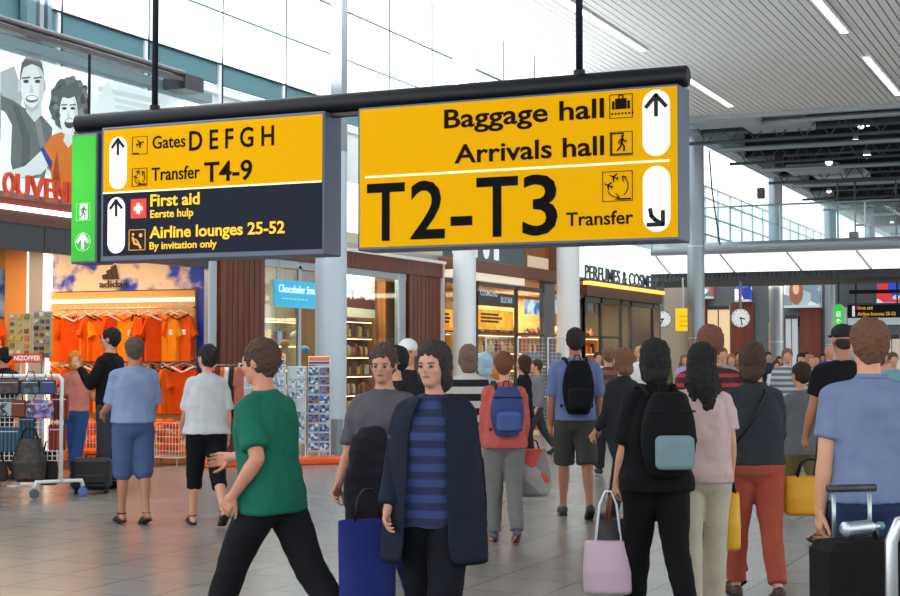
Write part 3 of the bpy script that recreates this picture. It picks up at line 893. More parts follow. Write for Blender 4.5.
        me = bake(hm_, 'hair', .008 if near <= 1 else .012, hair['mat'], 1, folds=(0 if st == 'cap' else .022), tex=_htex)
        o = bpy.data.objects.new('cap' if st == 'cap' else 'hair', me); COL.objects.link(o); o.parent = root
        if st == 'cap':
            c = MB(); pts = []
            c.prism([(math.sin(t) * .075, math.cos(t) * .085) for t in [-1.3 + 2.6 * i / 10 for i in range(11)]], HT(0, .075, 1.675), H3 @ Vector((k, 0, 0)), H3 @ Vector((0, k, -.25 * k)), .006)
            c.build('cap_brim', hair['mat'], o)
            hm2 = MB(); hb(0, -.045, 1.62, .072, .066, .060, hm2)
            me = bake(hm2, 'hair', .012, hair.get('under', M((50, 36, 28), .9)), 1)
            o = bpy.data.objects.new('hair', me); COL.objects.link(o); o.parent = root
    return info
def maxw_(rings): return max(r[1] for r in rings)
def root_pt(root, p):
    return Matrix.Translation(root.location) @ (Matrix.Rotation(root.rotation_euler.z, 4, 'Z') @ Vector(p))

# ---------------------------------------------------------------- carried things
def backpack(I, label, cols, w=.30, h=.44, d=.16, z=1.40, panel=None, cat='backpack', yb=-.135):
    """rucksack resting on the wearer's back, straps over the shoulders"""
    root = thing('backpack', label, cat, I['base'], I['root'].rotation_euler.z)
    T = I['T']; zt = z
    b = MB(); n = 20; rings = []
    for q in range(13):
        t = q / 12; zz = zt - h + h * t
        e = math.sin(math.pi * min(1, max(0, .12 + t * .80))) ** .45
        rings.append((zz, w / 2 * e, d / 2 * e * (1.08 - .25 * t), yb - d / 2 + .01))
    loft(b, rings, T)
    me = bake(b, 'pack_body', .010, cols[0], 2); o = bpy.data.objects.new('pack_body', me); COL.objects.link(o); o.parent = root
    b = MB(); loft(b, [(zt - h + .05, w * .30, .03, yb - d - .002), (zt - h + .07, w * .36, .045, yb - d), (zt - h * .55, w * .36, .045, yb - d + .005), (zt - h * .50, w * .30, .02, yb - d + .01)], T)
    me = bake(b, 'front_pocket', .010, panel or cols[1], 2); o = bpy.data.objects.new('front_pocket', me); COL.objects.link(o); o.parent = root
    b = MB(); b.tube([T(Vector((x, yb - d * .80 + .0, zt - h * .22))) for x in (-w * .42, 0, w * .42)], .006, 6); b.build('zip', BLACK, root)
    for s in (-1, 1):
        b = MB(); pts = [(s * .09, yb + .01, zt - .03), (s * .10, -.06, 1.475), (s * .11, .02, 1.478), (s * .125, .105, 1.40), (s * .14, .125, 1.28), (s * .165, .06, 1.12), (s * .14, yb + .02, 1.03)]
        b.tube([T(Vector(q)) for q in pts], .016, 8); b.build('strap', cols[1], root, True)
    b = MB(); b.tube([T(Vector(q)) for q in ((-.03, yb, zt), (-.02, yb - .01, zt + .05), (.02, yb - .01, zt + .05), (.03, yb, zt))], .007, 6); b.build('carry_loop', cols[1], root)
    return root
def soft_bag(name, label, cat, P, w, h, d, mat, hm, rz=0.0, drop=.25, rope=.006, group=None, flare=.15, hmat=None):
    """open-top bag hanging by two loop handles from the point P"""
    t = thing(name, label, cat, Vector(P) - Vector((0, 0, drop + h)), rz, group)
    b = MB(); n = 6
    for (sgn) in (0,):
        vs = []; prof = [(0.0, .90 - flare * .2, .55), (.06, 1.0 - flare * .1, 1.0), (.45, 1.02, 1.08), (.85, 1 - flare * .3, .7), (1.0, 1 - flare * .35, .42)]
        rings = [(z * h, w / 2 * a, d / 2 * c, 0) for z, a, c in prof]
        loft(b, rings, lambda q: q, 28)
    me = bake(b, 'bag_body', .012, mat, 2); o = bpy.data.objects.new('bag_body', me); COL.objects.link(o); o.parent = t
    for s in (-1, 1):
        b = MB(); b.tube([(-w * .26, s * d * .16, h * .93), (-w * .17, s * d * .1, h + drop * .7), (-w * .06, s * .008, h + drop - .01), (w * .06, s * .008, h + drop - .01), (w * .17, s * d * .1, h + drop * .7), (w * .26, s * d * .16, h * .93)], rope, 8)
        b.build('handle', hmat or hm, t, True)
    return t

# ================================================================ HANGING SIGNS (plane Y = 12.1 facing the viewer)
YS = 12.10; TH = 0.34
ZB, ZT = 2.597, 3.872
YEL = M((230, 168, 0), .6, emit=.13, spec=.05); DRK = M((28, 34, 50), .6, spec=.15); LET = M((28, 12, 8), .7, spec=.1); LETK = M((10, 8, 10), .7, spec=.1)
YLET = M((255, 196, 20), .5, emit=.3); PW = M((250, 250, 248), .5, emit=.35); CREAM = M((255, 250, 205), .5, emit=.35); FRM = M((92, 102, 120), .45, .2)
U, V = Vector((1, 0, 0)), Vector((0, 0, 1))
def S(px, py): q = onY(px, py, YS); return q.x, q.z
class Face:
    """local frame of a sign: children are placed relative to the sign's Empty"""
    def __init__(s, root, y=-.004): s.root = root; s.o = root.location; s.y = y
    def L(s, x, z, y=None): return Vector((x - s.o.x, (s.y if y is None else y), z - s.o.z))
    def px(s, px, py): x, z = S(px, py); return s.L(x, z)
    def text(s, body, pl, pbase, pr, ptop, mat, name='lettering', bold=.012, spacing=1.0, base_r=None):
        x0, z0 = S(pl, pbase); x1, _ = S(pr, pbase); _, zt = S(pl, ptop)
        return text_mb(body, s.L(x0, z0), U, V, height=zt - z0, width=x1 - x0, bold=bold, spacing=spacing).build(name, mat, s.root)
    def poly(s, pts, mat, name, t=.004, lift=0):
        mb = MB(); mb.prism(pts, s.L(0, 0) - V * 0 + Vector((0, -lift, 0)), U, V, t)
        return mb
def strokes(mb, F_, lines, w, lift=0.0, t=.004):
    """flat strokes of width w through world (x, z) points on the sign's face"""
    for ln in lines:
        for (a, b) in zip(ln[:-1], ln[1:]):
            a = Vector(a); b = Vector(b); d = (b - a).normalized(); n = Vector((-d.y, d.x)) * w / 2; e = d * w * .3
            P = [a - e - n, b + e - n, b + e + n, a - e + n]
            mb.prism([(q.x, q.y) for q in P], F_.L(0, 0) + Vector((0, -lift, 0)), U, V, t)
    return mb
def pill(F_, cx, z0, z1, r, n=14):
    pts = [(cx + r * math.cos(a), z0 + r + r * math.sin(a)) for a in [math.pi + math.pi * i / n for i in range(n + 1)]]
    pts += [(cx + r * math.cos(a), z1 - r + r * math.sin(a)) for a in [math.pi * i / n for i in range(n + 1)]]
    return MB().prism(pts, F_.L(0, 0), U, V, .004)
def up_arrow(F_, cx, zt, h, w, sw, lift=.003):
    mb = MB(); strokes(mb, F_, [[(cx, zt - h), (cx, zt - .01)]], sw, lift)
    strokes(mb, F_, [[(cx - w / 2, zt - w * .56), (cx, zt), (cx + w / 2, zt - w * .56)]], sw, lift + .002)
    return mb
def icon_box(F_, x0, z0, x1, z1, w=.006): return strokes(MB(), F_, [[(x0, z0), (x1, z0), (x1, z1), (x0, z1), (x0, z0)]], w, .001)
def plane_icon(F_, mb, cx, cz, s, ang, lift=.002):
    c, sn = math.cos(ang), math.sin(ang)
    def r(p): return (cx + (p[0] * c - p[1] * sn) * s, cz + (p[0] * sn + p[1] * c) * s)
    mb.prism([r(p) for p in ((1, .0), (.85, .12), (-.9, .12), (-1, 0), (-.9, -.12), (.85, -.12))], F_.L(0, 0) + Vector((0, -lift, 0)), U, V, .004)
    mb.prism([r(p) for p in ((.25, .1), (-.35, .95), (-.55, .95), (-.2, .1))], F_.L(0, 0) + Vector((0, -lift - .001, 0)), U, V, .004)
    mb.prism([r(p) for p in ((-.2, -.1), (-.55, -.95), (-.35, -.95), (.25, -.1))], F_.L(0, 0) + Vector((0, -lift - .001, 0)), U, V, .004)
    mb.prism([r(p) for p in ((-.7, .1), (-1, .42), (-1.1, .42), (-.95, 0), (-1.1, -.42), (-1, -.42), (-.7, -.1))], F_.L(0, 0) + Vector((0, -lift - .002, 0)), U, V, .004)
def circle_icon(F_, x0, z0, x1, z1, mat):
    mb = icon_box(F_, x0, z0, x1, z1, .005); cx, cz = (x0 + x1) / 2, (z0 + z1) / 2 ; r = (x1 - x0) * .36
    arc = [(cx + r * math.cos(a), cz + r * math.sin(a)) for a in [-.9 + 2.0 * i / 10 for i in range(11)]]
    strokes(mb, F_, [arc], .007, .002)
    e = arc[-1]; strokes(mb, F_, [[(e[0] + .04, e[1] - .01), e, (e[0] + .01, e[1] - .045)]], .007, .003)
    arc = [(cx + r * math.cos(a), cz + r * math.sin(a)) for a in [3.6 + 1.3 * i / 8 for i in range(9)]]
    strokes(mb, F_, [arc], .007, .002); e = arc[-1]; strokes(mb, F_, [[(e[0] - .03, e[1] + .03), e, (e[0] - .035, e[1] - .02)]], .007, .003)
    plane_icon(F_, mb, cx - r * .35, cz + r * .85, r * .42, 2.7); plane_icon(F_, mb, cx - r * .85, cz + r * .1, r * .42, 2.7)
    mb.prism([(cx + .0, z0 + .008), (x1 - .01, z0 + .008), (x1 - .01, z0 + .022), (cx + .0, z0 + .022)], F_.L(0, 0) + Vector((0, -.003, 0)), U, V, .004)
    return mb.build('pictogram', mat, F_.root)
def man_icon(F_, mb, cx, cz, h, lift=.003, w=None, flip=1):
    s = h; w = w or h * .085
    f = lambda x, z: (cx + x * s * flip, cz + z * s)
    pts = [(cx + .07 * s * math.cos(a), cz + .42 * s + .07 * s * math.sin(a)) for a in [2 * math.pi * i / 10 for i in range(10)]]
    mb.prism(pts, F_.L(0, 0) + Vector((0, -lift, 0)), U, V, .004)
    strokes(mb, F_, [[f(0.02, .30), f(-.04, .02)]], w * 1.5, lift + .001)
    strokes(mb, F_, [[f(-.04, .02), f(.12, -.16), f(.10, -.42)], [f(-.04, .02), f(-.12, -.2), f(-.28, -.38)]], w, lift + .002)
    strokes(mb, F_, [[f(.02, .28), f(.16, .10), f(.26, .16)], [f(.0, .28), f(-.16, .18), f(-.2, .02)]], w * .8, lift + .003)

def case(root, x0, x1, z0, z1, face_parts, th=TH, m=.035):
    """grey metal light box, its illuminated faces stand just proud of it"""
    Fq = Face(root)
    MB().bbox(x0 - root.location.x, 0, z0 - root.location.z, x1 - root.location.x, th, z1 - root.location.z, .012).build('housing', FRM, root)
    return Fq

# ---- the right, yellow sign
xl, xr = S(358.5, 180)[0], S(679, 160)[0]
r = thing('hanging_sign', 'large yellow hanging sign reading Baggage hall, Arrivals hall and T2-T3', 'sign', (xl, YS, ZB))
Fa = case(r, xl - .01, xr, ZB - .02, ZT + .015, None)
MB().prism([(xl + .015, ZB + .01), (xr - .012, ZB + .01), (xr - .012, ZT - .005), (xl + .015, ZT - .005)], Fa.L(0, 0, -.001), U, V, .003).build('face_panel', YEL, r)
Fa.y = -.005
Fa.text('Baggage hall', 444.5, 128.3, 604.3, 110.3, LET, bold=.016)
Fa.text('Arrivals hall', 454.8, 163.3, 604.3, 145.4, LET, bold=.016)
for ch, pl, pb, pr, pt_ in (('T', 367.2, 240.6, 405.0, 185.2), ('2', 410.8, 238.6, 445.0, 183.0), ('-', 451, 239, 472.5, 184.5), ('T', 476.8, 236.6, 518.2, 179.0), ('3', 522.8, 234.6, 557.8, 177.0)):
    Fa.text(ch, pl, pb, pr, pt_, LETK, bold=.012)
Fa.text('Transfer', 566.6, 226.0, 633.5, 213.0, LET, bold=.012)
x0, z0 = S(366, 178.3); x1, z1 = S(669, 159.6)
zm = (z0 + z1) / 2
strokes(MB(), Fa, [[(x0, zm), (x1, zm)]], .018).build('divider_line', CREAM, r)
cx = S(656.5, 130)[0]; rr = (S(670.3, 130)[0] - S(643, 130)[0]) / 2
zt1, zb1 = S(656, 90)[1], S(656, 156)[1]; zt2, zb2 = S(656, 166)[1], S(656, 232)[1]
pill(Fa, cx, zb1, zt1, rr).build('arrow_field', PW, r)
pill(Fa, cx, zb2, zt2, rr).build('arrow_field', PW, r)
up_arrow(Fa, cx, zt1 - .045, .17, .17, .034, .006).build('arrow', BLACK, r)
mb = MB(); q = zb2 + .05
strokes(mb, Fa, [[(cx - .055, q + .14), (cx - .045, q + .085), (cx - .01, q + .05), (cx + .045, q + .018)]], .034, .006)
strokes(mb, Fa, [[(cx - .075, q + .012), (cx + .055, q + .012), (cx + .055, q + .12)]], .034, .008)
mb.build('arrow', BLACK, r)
# luggage pictogram
xa, za = S(610, 118.5)[0], S(621, 118)[1]; xb, zb_ = S(632.5, 94)[0], S(621, 94.5)[1]
mb = icon_box(Fa, xa, za, xb, zb_, .005)
w = xb - xa; cxx = (xa + xb) / 2
def rect(x0, z0, x1, z1, lift=.003): mb.prism([(x0, z0), (x1, z0), (x1, z1), (x0, z1)], Fa.L(0, 0) + Vector((0, -lift, 0)), U, V, .004)
rect(cxx - .05, za + .075, cxx + .05, za + .165); rect(cxx - .022, za + .165, cxx - .014, za + .195); rect(cxx + .014, za + .165, cxx + .022, za + .195); rect(cxx - .022, za + .188, cxx + .022, za + .197)
rect(cxx - .078, za + .075, cxx - .058, za + .145); rect(cxx + .058, za + .075, cxx + .078, za + .145)
for i in range(7): rect(xa + .015 + i * .03, za + .03, xa + .03 + i * .03, za + .045)
mb.build('pictogram', LET, r)
xa, za = S(610.5, 155)[0], S(621, 155.5)[1]; xb, zb_ = S(632.5, 131)[0], S(621, 132)[1]
mb = icon_box(Fa, xa, za, xb, zb_, .005)
strokes(mb, Fa, [[(xa + .012, za + .015), (xa + .012, zb_ - .012), (xa + .115, zb_ - .012), (xa + .115, zb_ - .035)], [(xa + .012, za + .012), (xb - .01, za + .012)]], .011, .002)
man_icon(Fa, mb, (xa + xb) / 2 + .01, (za + zb_) / 2, .15, .004)
mb.build('pictogram', LET, r)
xa, za = S(603, 201)[0], S(618, 201)[1]; xb, zb_ = S(632.5, 171)[0], S(618, 171.5)[1]
circle_icon(Fa, xa, za, xb, zb_, LET)

# ---- the left sign: yellow over dark
xl, xr = S(102.3, 190)[0], S(322.3, 180)[0]
r = thing('hanging_sign', 'hanging sign, yellow gates and transfer half above a dark first aid half', 'sign', (xl, YS, ZB))
Fa = case(r, xl - .02, xr + .02, ZB - .045, ZT + .015, None)
zs = 3.232
MB().prism([(xl + .015, zs), (xr, zs), (xr, ZT - .015), (xl + .015, ZT - .015)], Fa.L(0, 0, -.001), U, V, .003).build('yellow_panel', YEL, r)
MB().prism([(xl + .015, ZB + .01), (xr, ZB + .01), (xr, zs), (xl + .015, zs)], Fa.L(0, 0, -.001), U, V, .003).build('dark_panel', DRK, r)
Fa.y = -.005
strokes(MB(), Fa, [[(xl + .02, zs), (xr - .01, zs)]], .016).build('divider_line', CREAM, r)
Fa.text('Gates', 152.9, 148.9, 185.8, 136.6, LET, bold=.010)
Fa.text('D E F G H', 189.6, 150.6, 274.3, 131.8, LET, bold=.014, spacing=1.0)
Fa.text('Transfer', 152.0, 180.8, 200.2, 168.2, LET, bold=.010)
Fa.text('T4-9', 204.5, 181.9, 252.5, 163.0, LET, bold=.016)
Fa.text('First aid', 150.8, 206.4, 200.0, 195.0, YLET, bold=.022)
Fa.text('Eerste hulp', 150.6, 217.9, 193.6, 210.4, YLET, bold=.018)
Fa.text('Airline lounges 25-52', 150.0, 238.2, 285.0, 227.0, YLET, bold=.022)
Fa.text('By invitation only', 150.0, 249.4, 217.2, 242.4, YLET, bold=.018)
cx = S(118.6, 160)[0]; rr = (S(127.2, 160)[0] - S(110, 160)[0]) / 2
pill(Fa, cx, S(118, 189.3)[1], S(118, 137)[1], rr).build('arrow_field', PW, r)
up_arrow(Fa, cx, S(118, 139.5)[1], .15, .135, .028, .006).build('arrow', BLACK, r)
cx = S(117.3, 160)[0]
pill(Fa, cx, S(118, 253.4)[1], S(118, 197.3)[1], rr).build('arrow_field', PW, r)
up_arrow(Fa, cx, S(118, 200.5)[1], .15, .135, .028, .006).build('arrow', BLACK, r)
xa, xb, za, zb_ = S(132.8, 153)[0], S(147.6, 153)[0], S(140, 154.3)[1], S(140, 136.7)[1]
mb = icon_box(Fa, xa, za, xb, zb_, .004); plane_icon(Fa, mb, (xa + xb) / 2 + .005, (za + zb_) / 2 + .02, .045, .35)
strokes(mb, Fa, [[(xa + .015, za + .01), (xa + .075, za + .01)]], .012, .003)
mb.build('pictogram', LET, r)
circle_icon(Fa, xa, S(140, 186)[1], xb, S(140, 168.5)[1], LET)
xa, xb, za, zb_ = S(131.3, 210)[0], S(146.7, 210)[0], S(139, 218.3)[1], S(139, 199)[1]
MB().prism([(xa, za), (xb, za), (xb, zb_), (xa, zb_)], Fa.L(0, 0), U, V, .003).build('first_aid_field', M((206, 44, 30), .5, emit=.5), r)
cxx, czz = (xa + xb) / 2, (za + zb_) / 2
MB().prism([(cxx + .062 * math.cos(a), czz + .062 * math.sin(a)) for a in [2 * math.pi * i / 24 for i in range(24)]], Fa.L(0, 0, -.008), U, V, .002).build('first_aid_disc', M((236, 92, 74), .5, emit=.4), r)
mb = MB().prism([(cxx - .05, czz - .017), (cxx + .05, czz - .017), (cxx + .05, czz + .017), (cxx - .05, czz + .017)], Fa.L(0, 0, -.010), U, V, .003)
mb.prism([(cxx - .017, czz - .05), (cxx + .017, czz - .05), (cxx + .017, czz + .05), (cxx - .017, czz + .05)], Fa.L(0, 0, -.011), U, V, .003).build('first_aid_cross', PW, r)
xa, xb, za, zb_ = S(129.6, 240)[0], S(145.6, 240)[0], S(138, 250)[1], S(138, 229.8)[1]
mb = icon_box(Fa, xa, za, xb, zb_, .006)
f = lambda a, b: (xa + (xb - xa) * a, za + (zb_ - za) * b)
strokes(mb, Fa, [[f(.22, .62), f(.34, .32), f(.62, .26), f(.72, .1)]], .022, .002)
strokes(mb, Fa, [[f(.3, .55), f(.45, .5), f(.6, .36)]], .014, .003)
for c_, r_ in ((f(.25, .78), .014), (f(.72, .72), .020)):
    mb.prism([(c_[0] + r_ * math.cos(a), c_[1] + r_ * math.sin(a)) for a in [2 * math.pi * i / 12 for i in range(12)]], Fa.L(0, 0, -.008), U, V, .003)
mb.build('pictogram', M((236, 160, 40), .5, emit=.4), r)

# ---- narrow green escape-route sign at the left end
xl, xr = S(72.0, 190)[0], S(95.6, 190)[0]
r = thing('escape_route_sign', 'narrow green lit escape sign with running figure and white arrow', 'sign', (xl, YS, ZB))
Fa = case(r, xl - .012, xr + .012, ZB - .055, ZT - .03, None, .30)
m = bpy.data.materials.new('green_light_panel'); m.use_nodes = True; nt = m.node_tree; p = nt.nodes['Principled BSDF']
p.inputs['Base Color'].default_value = lin((40, 170, 40)) + (1,); p.inputs['Emission Strength'].default_value = .36
tc = nt.nodes.new('ShaderNodeTexCoord'); mp = nt.nodes.new('ShaderNodeMapping'); mp.inputs['Location'].default_value = (-.12, 0, -.62); mp.inputs['Scale'].default_value = (1.6, 0, .8)
gr = nt.nodes.new('ShaderNodeTexGradient'); gr.gradient_type = 'SPHERICAL'
cr = nt.nodes.new('ShaderNodeValToRGB'); cr.color_ramp.elements[0].color = lin((22, 128, 24)) + (1,); cr.color_ramp.elements[1].color = lin((74, 226, 52)) + (1,)
cr.color_ramp.elements[0].position = .3
nt.links.new(tc.outputs['Object'], mp.inputs[0]); nt.links.new(mp.outputs[0], gr.inputs[0]); nt.links.new(gr.outputs[0], cr.inputs[0])
nt.links.new(cr.outputs[0], p.inputs['Emission Color'])
MB().prism([(xl, ZB - .03), (xr, ZB - .03), (xr, ZT - .05), (xl, ZT - .05)], Fa.L(0, 0, -.001), U, V, .003).build('face_panel', m, r)
Fa.y = -.005
cxx = (xl + xr) / 2
xa, xb = cxx - .06, cxx + .065; za, zb_ = S(84, 220.5)[1], S(84, 203.3)[1]
icon_box(Fa, xa - .02, za, xb + .02, zb_, .004).build('pictogram_frame', M((150, 232, 150), emit=.4), r)
MB().prism([(xa + .02, za + .01), (xb - .01, za + .01), (xb - .01, zb_ - .008), (xa + .02, zb_ - .008)], Fa.L(0, 0), U, V, .003).build('pictogram_door', PW, r)
mb = MB(); man_icon(Fa, mb, cxx + .01, (za + zb_) / 2, .14, .004); mb.build('running_figure', M((24, 120, 30), emit=.2), r)
zc = S(84, 242)[1]
strokes(MB(), Fa, [[(cxx + .092 * math.cos(a), zc + .092 * math.sin(a)) for a in [2 * math.pi * i / 30 for i in range(31)]]], .005).build('pictogram_frame', M((150, 232, 150), emit=.4), r)
up_arrow(Fa, cxx, zc + .075, .14, .13, .030, .002).build('arrow', PW, r)

# ---- carrying bar, clamps and rods
xL, xR = onY(77.5, 124, YS + .17).x, onY(688.5, 70, YS + .17).x
t = thing('sign_support_bar', 'thick black round bar the yellow signs hang from, with two rods', 'support bar', (xL, YS + .17, 3.975))
smooth_by_angle(MB().lathe([(.075, 0), (.092, .015), (.092, xR - xL - .015), (.075, xR - xL)], (0, 0, 0), 28, axis=0).build('bar', M((12, 14, 22), .4, spec=.3), t))
mb = MB()
mb.bbox(.02, -.03, -.13, xR - xL - .2, .03, -.085, .006)
mb.build('mounting_channel', M((28, 32, 40), .4), t)
for px in (155.3, 579.3):
    x = onY(px, 50, YS + .17).x - xL
    MB().tube([(x, 0, .06), (x, 0, ZC - 3.975)], .031, 14).build('rod', M((24, 28, 42), .35), t, True)
    smooth_by_angle(MB().lathe([(.05, 0), (.05, .05)], (x, 0, .075), 18).build('rod_collar', M((12, 14, 22), .4, spec=.3), t))
for px in (130, 225, 300, 408, 520, 636):
    x = onY(px, 110, YS + .17).x - xL
    MB().box(x - .025, -.05, -.135, x + .025, .05, -.07).build('clamp', DSTEEL, t)

# ================================================================ far hanging sign
YS2 = 50.0
def S2(px, py): q = onY(px, py, YS2); return q.x, q.z
x0, zt = S2(847, 305); x1, _ = S2(930, 305); zb = S2(860, 325)[1]; zm = S2(860, 318)[1]
r = thing('hanging_sign', 'far small dark hanging sign with orange First aid lettering over a pale strip', 'sign', (x0, YS2, zb))
MB().bbox(0, 0, -.05, x1 - x0, .3, zt - zb + .05, .02).build('housing', FRM, r)
MB().box(.02, -.01, zm - zb, x1 - x0 - .02, 0, zt - zb).build('dark_panel', DRK, r)
MB().box(.02, -.01, 0, x1 - x0 - .02, 0, zm - zb).build('pale_panel', M((190, 200, 205), .5, emit=.3), r)
def t2(body, pl, pb, pr, pt, mat, bold=.02):
    a, b = S2(pl, pb); c, _ = S2(pr, pb); _, e = S2(pl, pt)
    text_mb(body, (a - x0, -.012, b - zb), U, V, height=e - b, width=c - a, bold=bold).build('lettering', mat, r)
t2('First aid', 857.5, 309.6, 872.5, 306.4, YLET); t2('Airline lounges 25-52', 857.5, 315.6, 896, 312.3, YLET); t2('Smoking lounge', 857, 323.4, 879, 320.6, BLACK)
MB().box(S2(849, 1)[0] - x0, -.02, S2(850, 316.5)[1] - zb, S2(851.5, 1)[0] - x0, -.01, S2(850, 306)[1] - zb).build('arrow_field', PW, r)
MB().box(S2(853.5, 1)[0] - x0, -.02, S2(850, 309.6)[1] - zb, S2(856, 1)[0] - x0, -.01, S2(850, 306.2)[1] - zb).build('first_aid_field', M((220, 70, 50), emit=.4), r)
for px in (852, 893):
    MB().tube([(S2(px, 1)[0] - x0, .15, zt - zb), (S2(px, 1)[0] - x0, .15, 7.4 - zb)], .03, 8).build('rod', DGREY, r)
x0, zt = S2(833.5, 304); x1, _ = S2(843, 304); zb = S2(838, 326)[1]
r = thing('escape_route_sign', 'far small green escape sign left of the dark hanging sign', 'sign', (x0, YS2, zb))
w = x1 - x0; h = zt - zb
Fq = Face(r); Fq.o = Vector((0, 0, 0)); Fq.y = 0
rr_ = w / 2
pts = [(rr_ + rr_ * math.cos(a), rr_ + rr_ * math.sin(a)) for a in [math.pi + math.pi * i / 12 for i in range(13)]] + [(rr_ + rr_ * math.cos(a), h - rr_ + rr_ * math.sin(a)) for a in [math.pi * i / 12 for i in range(13)]]
MB().prism(pts, (0, .2, 0), U, V, .2).build('housing', M((60, 200, 70), .5, emit=.6), r)
MB().box(rr_ - .07, -.01, h * .42, rr_ + .07, 0, h * .66).build('pictogram_door', PW, r)
strokes(MB(), Fq, [[(rr_, h * .12), (rr_, h * .3)], [(rr_ - .07, h * .22), (rr_, h * .3), (rr_ + .07, h * .22)]], .035, .006).build('arrow', PW, r)
MB().tube([(rr_, .1, h), (rr_, .1, 7.4 - zb)], .03, 8).build('rod', DGREY, r)

# ================================================================ SHOP CONTENTS
rnd = random.Random(11)
# ---- large photo poster behind the balcony glass (flat print, parts are its printed shapes)
XP = -13.42
def PP(px, py): q = onX(px, py, XP); return (q.y, q.z)
o0 = Vector((XP, 12.0, 3.72))
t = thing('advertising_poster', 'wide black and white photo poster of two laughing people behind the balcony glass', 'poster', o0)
UY, VZ = Vector((0, 1, 0)), Vector((0, 0, 1))
def flat(pts, mat, name, lift, par=t, raw=False, o=None):
    o_ = o or o0
    P = [(a - o_.y, b - o_.z) for a, b in (pts if raw else [PP(*q) for q in pts])]
    area_ = sum(P[i][0] * P[(i + 1) % len(P)][1] - P[(i + 1) % len(P)][0] * P[i][1] for i in range(len(P)))
    if area_ < 0: P = P[::-1]
    return MB().prism(P, (lift, 0, 0), UY, VZ, .003).build(name, mat, par)
def ell(cx, cy, rx, ry, n=28, a0=0, a1=2 * math.pi, wob=0.0, rnd_=None):
    return [(cx + rx * math.cos(a) * (1 + (rnd_.uniform(-wob, wob) if rnd_ else 0)), cy + ry * math.sin(a) * (1 + (rnd_.uniform(-wob, wob) if rnd_ else 0))) for a in [a0 + (a1 - a0) * i / n for i in range(n)]]
G = lambda v, b=6: M((v, min(255, v + b), min(255, v + b + 2)), .7, emit=.42)  # emission put into the print colours, sheet included, so the poster looks brightly lit
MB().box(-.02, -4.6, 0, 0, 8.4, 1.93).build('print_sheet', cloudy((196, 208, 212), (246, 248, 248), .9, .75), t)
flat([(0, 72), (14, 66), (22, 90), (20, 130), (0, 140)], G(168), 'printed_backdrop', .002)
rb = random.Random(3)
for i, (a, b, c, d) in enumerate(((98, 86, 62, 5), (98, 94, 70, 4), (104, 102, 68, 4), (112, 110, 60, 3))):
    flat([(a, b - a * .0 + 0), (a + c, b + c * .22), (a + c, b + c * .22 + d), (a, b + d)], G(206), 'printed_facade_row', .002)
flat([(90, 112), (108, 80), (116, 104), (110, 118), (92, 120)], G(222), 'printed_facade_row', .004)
# man
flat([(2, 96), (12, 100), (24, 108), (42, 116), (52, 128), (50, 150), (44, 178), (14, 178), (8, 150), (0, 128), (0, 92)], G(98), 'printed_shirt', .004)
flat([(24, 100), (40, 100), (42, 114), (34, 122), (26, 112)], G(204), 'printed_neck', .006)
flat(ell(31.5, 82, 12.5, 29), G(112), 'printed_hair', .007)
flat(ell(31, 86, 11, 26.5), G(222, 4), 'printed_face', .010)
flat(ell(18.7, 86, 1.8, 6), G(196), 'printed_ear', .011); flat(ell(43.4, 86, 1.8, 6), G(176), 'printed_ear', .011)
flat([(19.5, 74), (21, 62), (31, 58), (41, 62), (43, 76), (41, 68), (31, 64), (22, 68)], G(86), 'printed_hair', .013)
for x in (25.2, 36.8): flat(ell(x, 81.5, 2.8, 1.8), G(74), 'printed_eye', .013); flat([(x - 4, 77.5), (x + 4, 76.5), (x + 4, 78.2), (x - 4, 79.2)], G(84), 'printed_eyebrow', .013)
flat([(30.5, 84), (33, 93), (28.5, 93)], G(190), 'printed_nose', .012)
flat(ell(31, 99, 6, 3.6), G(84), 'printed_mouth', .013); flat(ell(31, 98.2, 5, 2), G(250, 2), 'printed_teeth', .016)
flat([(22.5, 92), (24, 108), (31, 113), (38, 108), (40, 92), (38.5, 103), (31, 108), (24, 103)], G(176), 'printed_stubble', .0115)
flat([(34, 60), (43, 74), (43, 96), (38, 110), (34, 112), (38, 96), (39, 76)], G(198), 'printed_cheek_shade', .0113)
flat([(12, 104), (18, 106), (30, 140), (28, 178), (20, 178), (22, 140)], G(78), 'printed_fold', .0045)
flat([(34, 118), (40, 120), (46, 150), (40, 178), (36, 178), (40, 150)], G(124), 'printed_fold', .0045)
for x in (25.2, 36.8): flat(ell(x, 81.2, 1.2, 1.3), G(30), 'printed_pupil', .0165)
# woman
rc = random.Random(8)
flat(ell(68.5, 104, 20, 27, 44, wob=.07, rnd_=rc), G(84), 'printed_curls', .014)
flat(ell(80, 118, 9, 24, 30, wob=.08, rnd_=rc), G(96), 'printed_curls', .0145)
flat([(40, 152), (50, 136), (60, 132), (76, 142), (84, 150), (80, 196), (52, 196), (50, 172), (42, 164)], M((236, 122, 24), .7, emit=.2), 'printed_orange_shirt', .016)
flat([(52, 172), (56, 150), (60, 196), (53, 196)], M((204, 84, 20), .7), 'printed_fold', .019)
flat([(39, 149), (42, 147), (51, 162), (50, 170), (47, 166)], M((40, 78, 190), .7), 'printed_cuff', .019)
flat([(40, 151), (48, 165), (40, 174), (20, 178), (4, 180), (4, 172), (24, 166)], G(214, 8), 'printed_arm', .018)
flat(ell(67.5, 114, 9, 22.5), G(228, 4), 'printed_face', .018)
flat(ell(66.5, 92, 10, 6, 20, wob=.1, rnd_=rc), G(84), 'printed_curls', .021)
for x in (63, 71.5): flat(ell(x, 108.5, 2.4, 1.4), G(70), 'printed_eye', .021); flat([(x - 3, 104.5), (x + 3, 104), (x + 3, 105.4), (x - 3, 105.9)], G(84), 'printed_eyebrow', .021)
for x in (63, 71.5): flat(ell(x, 108.5, 1.1, 1.1), G(30), 'printed_pupil', .0245)
